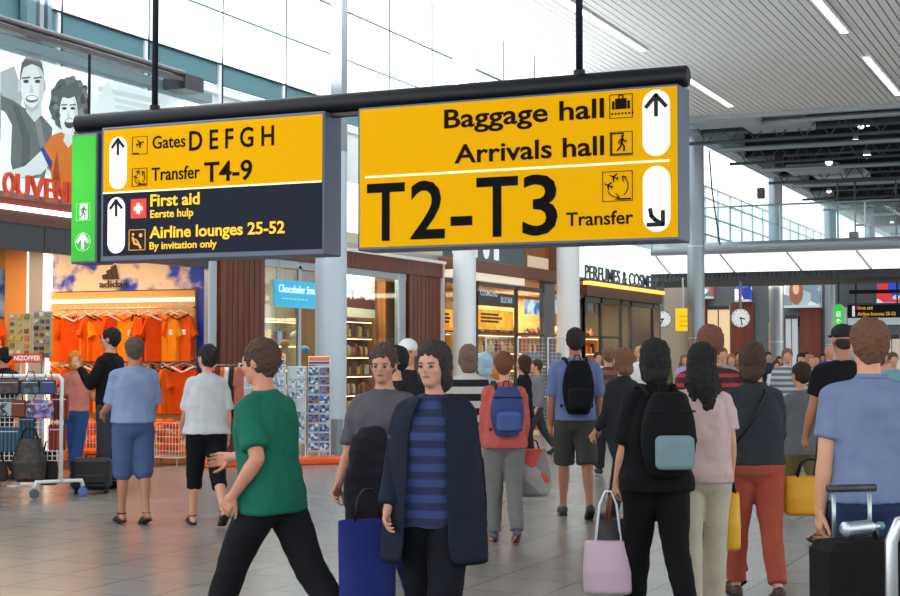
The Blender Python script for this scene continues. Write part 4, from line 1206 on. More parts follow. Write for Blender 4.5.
flat([(72, 96), (76, 108), (75, 124), (70, 135), (73, 120), (73, 108)], G(200), 'printed_cheek_shade', .0205)
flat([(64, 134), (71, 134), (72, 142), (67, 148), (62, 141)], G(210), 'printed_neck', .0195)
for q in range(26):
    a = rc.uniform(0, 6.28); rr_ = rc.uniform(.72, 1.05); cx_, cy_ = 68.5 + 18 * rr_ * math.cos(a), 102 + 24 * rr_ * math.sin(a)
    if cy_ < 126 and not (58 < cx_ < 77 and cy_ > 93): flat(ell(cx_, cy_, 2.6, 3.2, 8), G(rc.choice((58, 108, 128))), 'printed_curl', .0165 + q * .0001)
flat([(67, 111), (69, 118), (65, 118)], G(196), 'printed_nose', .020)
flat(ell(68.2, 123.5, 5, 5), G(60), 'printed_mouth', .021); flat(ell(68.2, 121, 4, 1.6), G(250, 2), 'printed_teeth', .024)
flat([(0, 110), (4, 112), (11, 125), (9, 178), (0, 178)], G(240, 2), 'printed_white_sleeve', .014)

# ---- orange-red standing letters over the fascia
t = thing('shop_sign', 'orange red standing letters above the dark fascia of the souvenir shop', 'sign', (XF + .02, 0, 3.68))
S_OUV = M((204, 66, 24), .5, emit=.08)
spans = [('S', -18, -6), ('O', 0.5, 11.5), ('U', 13.5, 26), ('V', 26.8, 41), ('E', 42.2, 51.5), ('N', 52.5, 63), ('I', 65, 68), ('R', 70, 80.5), ('S', 82, 92)]
for ch, a, b in spans:
    ya, yb = onX(a, 190, XF + .03).y, onX(b, 195, XF + .03).y
    text_mb(ch, (.03, ya, .0), UY, VZ, height=.285, width=yb - ya, bold=.004, depth=.05).build('letter', S_OUV, t)
t = thing('perfume_shop_sign', 'pale standing letters on the ledge of the perfume and cosmetics shop', 'sign', (XF + .1, 0, 3.69))
ya = YF(581); w_all = YF(660) - YF(581)
text_mb('PERFUMES & COSMETICS', (0, ya, 0), UY, VZ, height=.36, width=w_all, bold=.008, depth=.03).build('letter', M((70, 92, 100), .5), t)

# ---- souvenir shop back wall (plane Y = 21, facing the viewer): cloud print, pale band, rails
YA = 20.0
def A(px, py, y=YA): q = onY(px, py, y); return q.x, q.z
x0, x1 = A(54, 290)[0], XF - .12
t = thing('sky_print_panel', 'big blue sky and cloud print over the hanging orange shirts', 'wall print', (x0, YA, 2.7))
MB().box(0, -.03, 0.0, x1 - x0, 0, .74).build('print', cloudy((24, 66, 176), (226, 200, 168), 1.6, .18, .44, .52), t)
MB().box(x1 - x0 - .22, -.035, -2.2, x1 - x0, 0.0, .0).build('side_strip', M((30, 62, 168), .5, emit=.1), t)
b = thing('shirt_display_wall', 'warm cream back panel with lit top edge behind the orange shirts', 'display panel', (x0, YA - .04, 0.2))
MB().bbox(0, -.05, 0, x1 - x0 - .24, 0.03, 2.48, .01).build('panel', M((226, 176, 108), .6), b)
MB().box(0, -.07, 2.30, x1 - x0 - .24, -.05, 2.36).build('light_strip', M((255, 236, 190), emit=1.2), b)
# three-stripe emblem and word above the band
t = thing('sportswear_logo', 'dark three-stripe triangle emblem with small word over cream band', 'logo', (A(102, 293)[0], YA - .06, 2.73))
mb = MB()
W = A(130, 293)[0] - A(103, 293)[0]
for i, (a, hh) in enumerate(((.14, .09), (.34, .17), (.54, .24))):
    a *= W; wd = .17 * W; sl_ = -.10 * W
    mb.prism([(a, .15), (a + wd, .15), (a + wd + sl_ * (hh / .2), .15 + hh), (a + sl_ * (hh / .2), .15 + hh * .82)], (0, 0, 0), U, V, .02)
mb.build('emblem', M((66, 42, 26), .5), t)
text_mb('adidas', (0, 0, .02), U, V, height=.11, width=W, bold=.01, depth=.02).build('lettering', M((66, 42, 26), .5), t)

# orange shirts on hangers
def shirt_mesh(w=.46, h=.62, open_=0.0):
    mb = MB()
    hw = w / 2
    out = [(-hw * .30, 0), (-hw * .75, -.045), (-hw * 1.10, -.27), (-hw * .86, -.31), (-hw * .78, -.20), (-hw * .80, -h), (hw * .80, -h), (hw * .78, -.20), (hw * .86, -.31), (hw * 1.10, -.27), (hw * .75, -.045), (hw * .30, 0), (0, -.07)]
    n = len(out)
    fr = [(x, -.05 - .02 * math.sin(x * 40), z) for x, z in out]; bk = [(x, .05, z) for x, z in out]
    mid = [(0, -.10, -.2), (0, -.09, -h * .98)]
    vs = fr + bk
    fs = [tuple(range(n))[::-1], tuple(range(n, 2 * n))] + [(i, (i + 1) % n, n + (i + 1) % n, n + i) for i in range(n)]
    mb.add(vs, fs)
    return mb
def hanging_shirt(label, col, trim, group):
    t = thing('hanging_shirt', label, 'shirt', group=group)
    o = shirt_mesh().build('shirt_body', cloth(col, .25, 7), t)
    bv = o.modifiers.new('b', 'BEVEL'); bv.width = .02; bv.segments = 2
    mb = MB(); mb.tube([(-.16, -.065, .0), (0, -.085, -.075), (.16, -.065, .0)], .012, 6); mb.build('neckband', M(trim, .7), t)
    mb = MB(); mb.tube([(-.17, 0, -.01), (0, 0, .05), (.17, 0, -.01)], .008, 6); mb.tube([(0, 0, .05), (0, 0, .09), (.02, 0, .12), (0, 0, .14)], .005, 6); mb.build('hanger', M((230, 226, 220), .4), t)
    mb = MB(); mb.prism([(.05, -.2), (.11, -.2), (.11, -.27), (.05, -.27)], (0, -.058, 0), U, V, .004); mb.build('badge', M((240, 240, 235), .5), t)
    return t
OR = [(246, 104, 10), (226, 78, 6), (252, 146, 20), (238, 90, 10)]
protos = [hanging_shirt('orange football shirt on a hanger', c, tr, None) for c, tr in zip(OR, [(40, 30, 30), (245, 240, 235), (220, 60, 20), (30, 40, 90)])]
def put_shirt(px, ztop, y, i, label, group, rz=0.0, sc=1.0):
    x = A(px, 300, y)[0]; p = protos[i % 4]
    if not p.get('used'): p['used'] = 1; p.location = (x, y, ztop); p.rotation_euler = (0, 0, rz); p['label'] = label; p['group'] = group; o = p
    else: o = dup(p, (x, y, ztop), rz, label, group); 
    o.scale = (sc, sc, sc)
    return o
ordn = ['leftmost', 'second from left', 'third from left', 'fourth from left', 'fifth from left', 'sixth from left', 'sixth from right', 'fifth from right', 'fourth from right', 'third from right', 'second from right', 'rightmost']
for i in range(12):
    put_shirt(64 + 10.6 * i, 2.29, 19.74, i, 'orange shirt on the upper rail, ' + ordn[i], 'shirts on the upper rail', [.9, .5, -.4, 1.0, .2, 1.1, .0, -.9, .3, .8, -.2, .1][i], 1.2)
for i in range(12):
    put_shirt(64 + 11.0 * i, 1.47, 19.74, i + 2, 'orange shirt on the lower rail, ' + ordn[i], 'shirts on the lower rail', [.2, .9, -.3, .6, 1.1, -.2, .9, .1, .7, -.4, 1.0, .2][i], 1.2)
for z, lab in ((2.40, 'upper chrome clothes rail carrying orange shirts'), (1.60, 'lower chrome clothes rail carrying orange shirts')):
    t = thing('clothes_rail', lab, 'clothes rail', (A(58, 300, 19.74)[0], 19.74, z))
    L_ = A(193, 300, 19.74)[0] - A(58, 300, 19.74)[0]
    MB().tube([(0, 0, 0), (L_, 0, 0)], .018, 10).build('rail', M((240, 226, 200), .3, .4), t, True)
    mb = MB()
    for x in (.05, L_ * .5, L_ - .05): mb.tube([(x, 0, 0), (x, .20, 0)], .012, 8)
    mb.build('bracket', STEEL, t)

# pillars and warm panel left of the print
o = thing('wall_post', 'silver grey pillar with bright white edges beside the blue sky print', 'pillar', (A(35, 300)[0], YA - .1, 0))
w = A(53, 300)[0] - A(35, 300)[0]
MB().bbox(.02, -.1, 0, w - .02, .1, 3.43, .01).build('core', M((176, 178, 182), .4, .2), o)
for xx in (0, w - .04): MB().box(xx, -.11, 0, xx + .03, .1, 3.43).build('lit_edge', M((255, 250, 240), emit=.9), o)
o = thing('wall_panel', 'warm tan timber panel left of the silver pillar', 'wall panel', (A(8.5, 300)[0], YA - .05, 0))
w = A(33, 300)[0] - A(8.5, 300)[0]
MB().bbox(0, -.05, 0, w, .05, 3.43, .01).build('panel_face', M((218, 150, 84), .55), o)
o = thing('sky_print_panel', 'narrow strip of blue print at the left edge of the souvenir shop', 'wall print', (A(-30, 300)[0], YA - .01, 2.3))
MB().box(0, -.03, 0, A(8, 300)[0] - A(-30, 300)[0], 0, .8).build('print', cloudy((24, 66, 150), (150, 180, 210), 1.6), o)
for px, zz, cc in ((-8, 2.25, (240, 120, 20)), (0, 1.75, (226, 88, 20))):
    put_shirt(px, zz, 19.72, 1, 'orange shirt at the far left of the shop, ' + ('upper' if zz > 2 else 'lower'), None)
# souvenir boards: a tall board covered in small magnets, with the red sale strip
def board(px0, px1, py0, py1, d_, label, cols, sc_=26):
    a = at((px0 + px1) / 2, d_); w = (px1 - px0) / F * d_
    z1 = 1.6 + (358.2 - py0) / F * d_; z0 = max(0.05, 1.6 + (358.2 - py1) / F * d_)
    t = thing('magnet_display_stand', label, 'display stand', a, YAW * .6)
    MB().bbox(-w / 2, -.03, z0, w / 2, .03, z1, .008).build('board', M((196, 170, 120), .6), t)
    r_ = random.Random(int(px0)); pal = cols
    nx = max(3, int(w / .075)); nz = int((z1 - z0) / .085); mbs = [MB() for _ in pal]
    for i in range(nx):
        for j in range(nz):
            cx = -w / 2 + (i + .5) * w / nx; cz = z0 + (j + .5) * (z1 - z0) / nz
            if r_.random() < .08: continue
            q = r_.randrange(len(pal)); s = r_.uniform(.020, .031)
            mbs[q].bbox(cx - s, -.055 - r_.random() * .01, cz - s, cx + s, -.03, cz + s * r_.uniform(.7, 1.1), .005)
    for q, mb in enumerate(mbs):
        o = mb.build('magnets', M(pal[q], .5), t); o['kind'] = 'stuff'
    MB().tube([(0, 0, .03), (0, 0, z0)], .025, 10).build('pole', STEEL, t, True)
    MB().lathe([(.22, 0), (.22, .02), (.05, .05)], n=24).build('base', STEEL, t)
    return t, w, z0
board(9, 32.5, 313, 356, 19.0, 'tan souvenir board crowded with coloured fridge magnets', [(214, 176, 60), (168, 60, 40), (226, 206, 160), (120, 132, 60), (150, 84, 50), (196, 120, 50)])
board(34, 52.5, 311, 358, 19.7, 'narrow grey souvenir board with dark and blue magnets', [(60, 56, 70), (130, 150, 180), (230, 230, 232), (150, 60, 60), (90, 104, 130)])
a = at(28, 18.6, 0); zt_ = 1.6 + (358.2 - 353.5) / F * 18.6; w_ = 31 / F * 18.6
t = thing('sale_sign', 'red strip sign with white lettering on top of the grid rack', 'sign', a + Vector((0, 0, zt_ - .115)), YAW * .7)
MB().bbox(-w_ / 2, -.01, 0, w_ / 2, .01, .115, .003).build('board', M((206, 58, 40), .5, emit=.12), t)
text_mb('NIZOFFER', (-w_ / 2 + .02, -.012, .032), U, V, height=.055, width=w_ - .04, bold=.03).build('lettering', M((238, 226, 220), emit=.1), t)
MB().tube([(0, .03, -1.35), (0, .03, .0)], .012, 8).build('stand_pole', STEEL, t)

# ---- rolling grid rack with bags, at the left edge
zr = 1.6 - (376 - 358.2) / F * 17.3
pR, pL = at(62.5, 17.3), at(-40, 17.3)
L_ = (pR - pL).length
t = thing('rolling_grid_rack', 'white tubular rolling rack with wire grid hung with bags', 'display rack', pR, YAW)
TW = M((222, 226, 230), .35)
mb = MB(); mb.tube([(-L_, 0, .18), (-L_, 0, zr - .04), (-L_ + .04, 0, zr), (-.04, 0, zr), (0, 0, zr - .04), (0, 0, .18)], .026, 12); mb.build('frame', TW, t, True)
for x in (0, -L_):
    mb = MB(); mb.tube([(x - .26, -.16, .12), (x - .24, -.15, .19), (x + .20, .13, .19), (x + .22, .14, .12)], .026, 12); mb.build('foot', TW, t, True)
    for y in (-.30, .30):
        c = MB().lathe([(.03, -.02), (.055, -.016), (.055, .016), (.03, .02)], (x + (-.26 if y < 0 else .22), -.16 if y < 0 else .14, .058), 18, axis=1); c.build('caster', M((70, 76, 84), .5) if y < 0 else M((70, 100, 170), .5), t)
mb = MB()
for i in range(int(L_ / .055)): mb.box(-L_ + .03 + i * .055, -.004, .42, -L_ + .038 + i * .055, .004, zr - .12)
for i in range(int((zr - .5) / .055)): mb.box(-L_, -.004, .42 + i * .055, 0, .004, .428 + i * .055)
mb.build('wire_grid', TW, t)
Rk = lambda lx, ly, lz: root_pt(t, (lx, ly, lz))
def hung_bag(lx, z0, w, h, mat, label, nm='hanging_bag', cat='bag', d=.07, group='bags on the grid rack', front=True):
    o = thing(nm, label, cat, Rk(lx, -.05 if front else .06, z0), YAW, group)
    MB().bbox(-w / 2, -d, 0, w / 2, 0, h, .015).build('bag_body', mat, o)
    mb = MB().tube([(-w * .25, -d / 2, h), (-w * .15, -d / 2 + .01, h + .09), (w * .15, -d / 2 + .01, h + .09), (w * .25, -d / 2, h)], .006, 6); mb.build('handle', BLACK, o)
    MB().box(-w * .4, -d - .004, h * .78, w * .4, -d, h * .82).build('zip', M((190, 190, 190), .4), o)
px17 = lambda px: (px - 62.5) / F * 17.3
zp = lambda py: 1.6 - (py - 358.2) / F * 17.3
PRT = patchwork([(70, 90, 160), (190, 120, 150), (60, 60, 70), (210, 180, 190), (110, 130, 190)], 22, seed=2)
hung_bag(px17(43), zp(418), .31, .21, PRT, 'flat pink and blue printed bag in the middle of the grid rack')
hung_bag(px17(22), zp(417), .17, .20, M((110, 48, 26), .7, vary=.3), 'small rust brown bag beside the pink printed one')
hung_bag(px17(6), zp(416), .24, .20, patchwork([(30, 34, 44), (150, 156, 160), (80, 90, 100)], 18, seed=4), 'black and white printed bag at the left frame edge')
hung_bag(px17(51), zp(394), .17, .17, M((50, 62, 110), .7, vary=.2), 'navy flat bag under the top bar near the end post')
hung_bag(px17(33), zp(394), .22, .17, patchwork([(36, 48, 66), (60, 90, 110), (30, 30, 36)], 16, seed=5), 'dark teal patterned bag under the top bar')
hung_bag(px17(10), zp(394), .30, .17, patchwork([(50, 36, 36), (80, 50, 44), (30, 34, 44)], 16, seed=6), 'dark maroon patterned bag under the top bar')
for i, (px, py, w, c, lb) in enumerate(((10, 452, .26, (60, 96, 120), 'teal checked flat bag low on the grid, left'), (28, 440, .2, (56, 88, 112), 'teal checked flat bag behind the black tote'), (60, 420, .20, (150, 46, 36), 'red striped pouch beside the end post, upper'), (58, 450, .20, (150, 46, 36), 'red striped pouch beside the end post, lower'))):
    hung_bag(px17(px), zp(py), w, .30, stripes(c, tuple(int(v * .6) for v in c), 22, axis=0), lb, front=False)
soft_bag('tote_bag', 'black patterned tote bag hanging low on the grid rack', 'bag', Rk(px17(33), -.09, zp(427)), .40, .50, .14, patchwork([(20, 18, 18), (36, 28, 24), (60, 40, 30), (24, 22, 22)], 24, seed=7), BLACK, YAW, .12, .008, flare=.9)
soft_bag('tote_bag', 'dark slim tote hanging beside the black patterned tote', 'bag', Rk(px17(48), .09, zp(440)), .22, .40, .10, M((34, 30, 30), .8), BLACK, YAW, .12, .008, flare=.5)
soft_bag('tote_bag', 'dark tote cut by the left edge of the rack', 'bag', Rk(px17(3), -.10, zp(452)), .22, .22, .10, M((34, 26, 24), .8), BLACK, YAW, .10, .008, flare=.5)

# ---- wire baskets with orange plush balls
def basket(px, dd, w, h, z0, label, nb):
    t = thing('wire_basket', label, 'basket', at(px, dd), 0)
    mb = MB()
    for z in [z0 + h * i / 5 for i in range(6)]:
        mb.tube([(-w / 2, -.2, z), (w / 2, -.2, z), (w / 2, .2, z), (-w / 2, .2, z), (-w / 2, -.2, z)], .005, 6)
    n = int(w / .055)
    for i in range(n + 1):
        x = -w / 2 + w * i / n
        mb.box(x - .003, -.205, z0, x + .003, -.199, z0 + h); mb.box(x - .003, .199, z0, x + .003, .205, z0 + h)
    for i in range(7): mb.box(w / 2 - .003, -.2 + .066 * i, z0, w / 2 + .003, -.194 + .066 * i, z0 + h); mb.box(-w / 2 - .003, -.2 + .066 * i, z0, -w / 2 + .003, -.194 + .066 * i, z0 + h)
    mb.box(-w / 2, -.2, z0, w / 2, .2, z0 + .01); mb.build('wire_cage', M((232, 222, 214), .35), t)
    mb = MB()
    for x in (-w / 2 + .05, w / 2 - .05):
        for y in (-.17, .17): mb.tube([(x, y, 0), (x, y, z0)], .014, 8)
    mb.build('leg', M((170, 160, 150), .4), t)
    for i in range(nb):
        x = rnd.uniform(-w / 2 + .09, w / 2 - .09); y = rnd.uniform(-.11, .11); z = z0 + .09 + rnd.random() * (h - .1)
        tag(MB().ball((0, 0, 0), .085, .085, .075, 12, 8).build('plush_ball', cloth(OR[i % 4], .3, 10), None, True), 'orange plush ball in the ' + label, 'plush toy', 'plush balls in the ' + label).location = Vector(at(px, dd)) + Vector((x, y, z))
basket(93, 22.3, .46, .5, .16, 'left wire basket, beside the dark jacket', 14)
basket(170, 22.6, .62, .52, .12, 'right wire basket, by the white blouse', 22)
t = thing('display_plinth', 'low orange plinth of folded goods behind the black suitcase', 'plinth', at(94, 21.6), 0)
MB().bbox(-.35, -.25, 0, .35, .25, .16, .01).build('plinth_body', M((150, 84, 50), .6), t)
mb = MB()
for i in range(6): mb.bbox(-.33 + .11 * i, -.22, .16, -.235 + .11 * i, .22, .30, .02)
o = mb.build('folded_cloth', cloth((240, 96, 20)), t); o['kind'] = 'stuff'

# ---- orange floor base with card racks in front of the facade
a0, a1 = at(196, 22.3), at(341, 23.1)
t = thing('orange_floor_base', 'low orange platform under the wire card racks', 'platform', (a0 + a1) / 2, math.atan2((a1 - a0).y, (a1 - a0).x))
Lb = (a1 - a0).length
MB().bbox(-Lb / 2, -.35, 0, Lb / 2, .35, .10, .02).build('platform_body', M((232, 84, 24), .45), t)
def card_rack(px, dd, w, z0, z1, cols_n, rows_n, label, grp, sign_=True, pal=None, miss=.0, rz=YAW):
    t = thing('card_rack', label, 'card rack', at(px, dd) + Vector((0, 0, .10)), rz)
    mb = MB()
    for x in (-w / 2, 0, w / 2): mb.box(x - .008, -.11, 0, x + .008, .10, z1 - .1) if False else mb.tube([(x, 0, 0), (x, 0, z1 - .1)], .010, 8)
    for j in range(rows_n + 1):
        z = z0 - .1 + (z1 - z0) * j / rows_n - .012
        mb.tube([(-w / 2, -.09, z), (w / 2, -.09, z), (w / 2, .09, z), (-w / 2, .09, z), (-w / 2, -.09, z)], .005, 6)
    mb.build('wire_frame', M((222, 228, 232), .35), t)
    MB().bbox(-w / 2, -.012, z0 - .1, w / 2, .012, z1 - .1, .005).build('back_panel', M((206, 214, 220), .4), t)
    if sign_:
        MB().bbox(-w / 2, -.03, z1 - .08, w / 2, .03, z1 + .05, .008).build('header', M((240, 240, 240), .5), t)
        MB().box(-w / 2 + .01, -.036, z1 - .02, w / 2 - .01, -.03, z1 + .04).build('header_orange_band', M((236, 116, 40), emit=.1), t)
        MB().box(-w / 2 + .01, -.036, z1 - .065, w / 2 - .01, -.03, z1 - .035).build('header_blue_band', M((40, 70, 150), emit=.05), t)
    r_ = random.Random(int(px) + 1); cw = w / cols_n; rh = (z1 - z0) / rows_n
    pal = pal or [[(60, 110, 190), (210, 220, 226), (50, 70, 60)], [(70, 130, 210), (40, 60, 110), (220, 200, 180)], [(40, 90, 60), (110, 160, 210), (230, 230, 230)], [(150, 100, 70), (80, 120, 190), (30, 40, 60)]]
    for i in range(cols_n):
        for j in range(rows_n):
            if r_.random() < miss: continue
            o = MB().bbox(-cw * .42, -.004, 0, cw * .42, .004, rh * .78, .001).build('postcard', patchwork(pal[r_.randrange(len(pal))], 26, seed=r_.randrange(5)), None)
            p_ = root_pt(t, (-w / 2 + (i + .5) * cw, -.075, z0 - .1 + j * rh + .01)); o.location = p_; o.rotation_euler = (math.radians(-8), 0, rz)
            tag(o, 'small picture postcard in the ' + grp, 'postcard', 'postcards in the ' + grp)
    return t
sp = 23.5
zz = lambda py, d_=23.5: 1.6 + (358.2 - py) / F * d_
card_rack(319.5, 23.0, 22 / F * 23.0, zz(450, 23.), zz(366, 23.), 2, 9, 'white wire postcard rack beside the big pale column', 'rack beside the column', True)
card_rack(297, 22.9, 18 / F * 22.9, zz(440), zz(366), 2, 7, 'clear postcard rack second from the pale column', 'second rack from the column', False, miss=.35, pal=[[(190, 206, 214), (120, 150, 180), (220, 226, 230)], [(150, 180, 200), (90, 110, 120), (225, 230, 232)]])
card_rack(277, 22.8, 17 / F * 22.8, zz(440), zz(364), 2, 7, 'clear card rack third from the pale column', 'third rack from the column', True, miss=.4, pal=[[(190, 206, 214), (120, 150, 180), (220, 226, 230)], [(170, 180, 190), (110, 110, 120), (225, 230, 232)]])
# rack of small garments and a clear display case left of them
t = thing('clothes_stand', 'wheeled clothes stand with red, black and grey small garments', 'clothes rail', at(224, 22.4) + Vector((0, 0, .10)), YAW)
mb = MB().tube([(-.27, 0, 0), (-.27, 0, 1.40), (.27, 0, 1.40), (.27, 0, 0)], .014, 8); mb.tube([(-.27, -.2, .02), (-.27, .2, .02)], .014, 8); mb.tube([(.27, -.2, .02), (.27, .2, .02)], .014, 8); mb.build('frame', STEEL, t)
for i, c in enumerate([(60, 60, 66), (206, 70, 30), (70, 60, 60), (214, 96, 50), (220, 220, 214), (40, 40, 46), (190, 110, 90)]):
    o = shirt_mesh(.20, .75).build('hanging_garment', cloth(c), None); o.rotation_euler = (0, 0, YAW + 1.0); o.location = root_pt(t, (-.21 + i * .07, 0, 1.37)); bv = o.modifiers.new('b', 'BEVEL'); bv.width = .012
    tag(o, ['dark grey', 'orange red', 'brown black', 'salmon orange', 'off-white', 'black', 'dusty pink'][i] + ' garment on the wheeled clothes stand', 'garment', 'garments on the wheeled stand')
t = thing('display_case', 'tall clear display case with pale goods behind the green shirt', 'display case', at(253, 22.6) + Vector((0, 0, .10)), YAW)
mb = MB()
for x in (-.19, .19):
    for y in (-.16, .16): mb.box(x - .01, y - .01, 0, x + .01, y + .01, 1.42)
mb.box(-.2, -.17, 1.40, .2, .17, 1.43); mb.box(-.2, -.17, 0, .2, .17, .04); mb.build('frame', STEEL, t)
MB().box(-.19, -.165, .04, .19, -.16, 1.40).build('pane', glass(), t)
for z in (.35, .7, 1.05): MB().box(-.19, -.15, z, .19, .15, z + .012).build('shelf', M((206, 214, 218), .3), t)
for j, z in enumerate((.05, .365, .715, 1.065)):
    for i in range(3):
        o = MB().bbox(-.05, -.06, 0, .05, .06, .16 + .04 * ((i + j) % 3), .01).build('gift_box', M([(214, 190, 196), (196, 206, 212), (170, 150, 160)][(i + j) % 3], .5), None)
        o.location = root_pt(t, (-.125 + .125 * i, 0, z)); o.rotation_euler = (0, 0, YAW); tag(o, 'pale small gift box inside the clear display case', 'box', 'gift boxes in the clear case')

# ---- sweets shop window
t = thing('window_sign', 'rounded cyan hanging sign in the sweets shop window', 'sign', (XF + .005, onX(273, 290, XF).y, 0))
y0 = t.location.y; Lq = onX(323, 290, XF - .12).y - y0; z1_, z0_ = onX(273, 279.5, XF - .12).z, onX(273, 307, XF - .12).z
r_ = .07; pts = []
for cx, cz, a0_ in ((Lq - r_, z1_ - r_, 0), (r_, z1_ - r_, 1), (r_, z0_ + r_, 2), (Lq - r_, z0_ + r_, 3)):
    pts += [(cx + r_ * math.cos(a0_ * math.pi / 2 + math.pi / 2 * i / 5), cz + r_ * math.sin(a0_ * math.pi / 2 + math.pi / 2 * i / 5)) for i in range(6)]
MB().prism(pts, (0, 0, 0), UY, VZ, .03).build('board', M((60, 178, 216), .5, emit=.35), t)
text_mb('Chocolader Smurf', (.034, .12, z0_ + .25), UY, VZ, height=.13, width=YF(317) - YF(276), bold=.004, depth=.004).build('lettering', M((238, 250, 252), emit=.5), t)
mb = MB()
for i in range(7): mb.prism([(.24 + i * .13, z0_ + .14), (.32 + i * .13, z0_ + .14), (.32 + i * .13, z0_ + .155), (.24 + i * .13, z0_ + .155)], (.034, 0, 0), UY, VZ, .003)
mb.build('small_lettering', M((200, 236, 246), emit=.3), t)
mb = MB().tube([(0.01, .2, z1_), (0.01, .2, 3.45)], .006, 6).tube([(0.01, Lq - .2, z1_), (0.01, Lq - .2, 3.45)], .006, 6); mb.build('wire', STEEL, t)
YS0 = YF(346, XF - .35)
def shelf_unit(name, label, x, y0, y1, zs, depth, mat, back=None):
    t = thing(name, label, 'shelf', (x, y0, 0))
    for y in (0, y1 - y0 - .03): MB().bbox(-depth, y, 0, 0, y + .03, zs[-1] + .05, .005).build('side_panel', mat, t)
    for z in zs: MB().bbox(-depth, .03, z - .03, 0, y1 - y0 - .03, z, .005).build('shelf', mat, t)
    for z in zs[1:]: MB().box(-.05, .05, z - .042, -.02, y1 - y0 - .05, z - .031).build('light_strip', M((255, 226, 170), emit=5.0), t)  # glowing strips added under the boards to brighten the goods
    MB().box(-depth - .02, 0, 0, -depth, y1 - y0, zs[-1] + .05).build('back_panel', back or mat, t)
    return t
def fill(x, y0, y1, z, cols, sz, hmax, label, cat, grp, depth=.12, name='box'):
    y = y0
    while y < y1 - sz[1]:
        w = rnd.uniform(*sz); h = rnd.uniform(.55, 1) * hmax; c = cols[rnd.randrange(len(cols))]
        k_ = rnd.random(); mb = MB()
        if name == 'jar': mb.lathe([(w * .42, 0), (w * .46, .01), (w * .46, h * .72), (w * .34, h * .8), (w * .34, h)], n=12)
        elif name == 'bottle': mb.lathe([(w * .40, 0), (w * .42, .01), (w * .42, h * .55), (w * .16, h * .75), (w * .16, h)], n=12)
        else: mb.bbox(-depth / 2, -w * .46, 0, depth / 2, w * .46, h, .006)
        o = mb.build(name, M(c, .45), None, name != 'box'); o.location = (x, y + w / 2, z); tag(o, label, cat, grp)
        y += w * 1.05
SW = [(214, 160, 70), (196, 110, 50), (236, 220, 180), (150, 60, 40), (240, 200, 110), (120, 60, 36)]
shelf_unit('shop_shelf', 'brown shelf of sweets right of the pale column, inside the window', XF - .35, YS0, YS0 + 1.15, [.55, .92, 1.28, 1.64, 2.0, 2.32], .35, WOODO, M((120, 70, 40), .6))
for i, z in enumerate((.56, .93, 1.29, 1.65, 2.01)):
    fill(XF - .46, YS0 + .06, YS0 + 1.1, z, SW, (.07, .12), .24, 'small sweets package on the %s shelf right of the column' % ['lowest', 'second', 'third', 'fourth', 'top'][i], 'package', 'sweets on the %s shelf right of the column' % ['lowest', 'second', 'third', 'fourth', 'top'][i], name='jar' if i % 2 else 'box')
# townscape print over the shelf
tt = thing('townscape_poster', 'poster of dark brick towers under a blue sky above the sweets shelf', 'poster', (XF - .33, YS0, 2.38))
MB().box(-.02, 0, 0, 0, 1.15, .82).build('print_sheet', cloudy((50, 120, 190), (214, 214, 204), 1.4, .1), tt)
MB().prism([(0, .16), (.0, .36), (.04, .36), (.08, .40), (.12, .34), (.2, .34), (.24, .56), (.26, .36), (.36, .34), (.44, .40), (.52, .36), (.58, .48), (.64, .38), (.7, .42), (.76, .34), (1.0, .36), (1.15, .34), (1.15, .16)], (.001, 0, 0), UY, VZ, .003).build('printed_buildings', M((92, 40, 30), .6, emit=.1), tt)
MB().prism([(0, 0), (1.15, 0), (1.15, .16), (0, .18)], (.001, 0, 0), UY, VZ, .004).build('printed_base', M((232, 214, 180), .6, emit=.2), tt)
shelf_unit('shop_shelf', 'pale shelf of gifts behind the cyan window sign', -14.2, 21.2, 24.6, [.5, .95, 1.4, 1.85, 2.3], .35, M((214, 196, 160), .5))
for i, z in enumerate((.51, .96, 1.41, 1.86)):
    fill(-14.35, 21.28, 24.5, z, SW + [(120, 170, 210), (236, 236, 240)], (.13, .22), .32, 'gift package on the %s level behind the cyan sign' % ['lowest', 'second', 'third', 'top'][i], 'package', 'gift packages on the %s level behind the cyan sign' % ['lowest', 'second', 'third', 'top'][i])
# generic plush bears and round tins in the window
def bear(c, label, loc, s=1.0):
    t = thing('plush_toy', label, 'plush toy', loc, math.radians(60)); t.scale = (s, s, s)
    mb = MB().ball((0, 0, .10), .075, .07, .10).ball((0, .0, .245), .066, .06, .06)
    for q in (-1, 1): mb.ball((q * .048, 0, .30), .024, .014, .024); mb.ball((q * .085, -.02, .15), .028, .03, .055); mb.ball((q * .05, -.06, .03), .034, .06, .03)
    me = bake(mb, 'toy_body', .009, cloth(c, .1, 14), 2); o = bpy.data.objects.new('toy_body', me); COL.objects.link(o); o.parent = t
    MB().ball((0, -.058, .235), .024, .016, .018).build('muzzle', M((230, 214, 190), .8), t, True)
t = thing('display_table', 'low pale display table in the sweets shop window', 'table', (XF - .45, 22.5, 0))
MB().bbox(-.25, -.9, .60, .25, .9, .64, .01).build('tabletop', M((226, 214, 190), .5), t)
for x in (-.2, .2):
    for y in (-.8, .8): MB().box(x - .02, y - .02, 0, x + .02, y + .02, .6).build('leg', STEEL, t)
for i, (y, z, s, c, lb) in enumerate(((21.85, .64, 1.8, (190, 110, 60), 'brown plush bear in the window under the cyan sign'), (22.25, .64, 1.5, (230, 232, 236), 'white plush bear beside the brown one'), (22.6, .64, 1.3, (110, 160, 200), 'pale blue plush bear beside the white one'), (22.95, .64, 1.6, (236, 238, 240), 'large white plush bear near the column'))):
    bear(c, lb, (XF - .42, y, z), s)
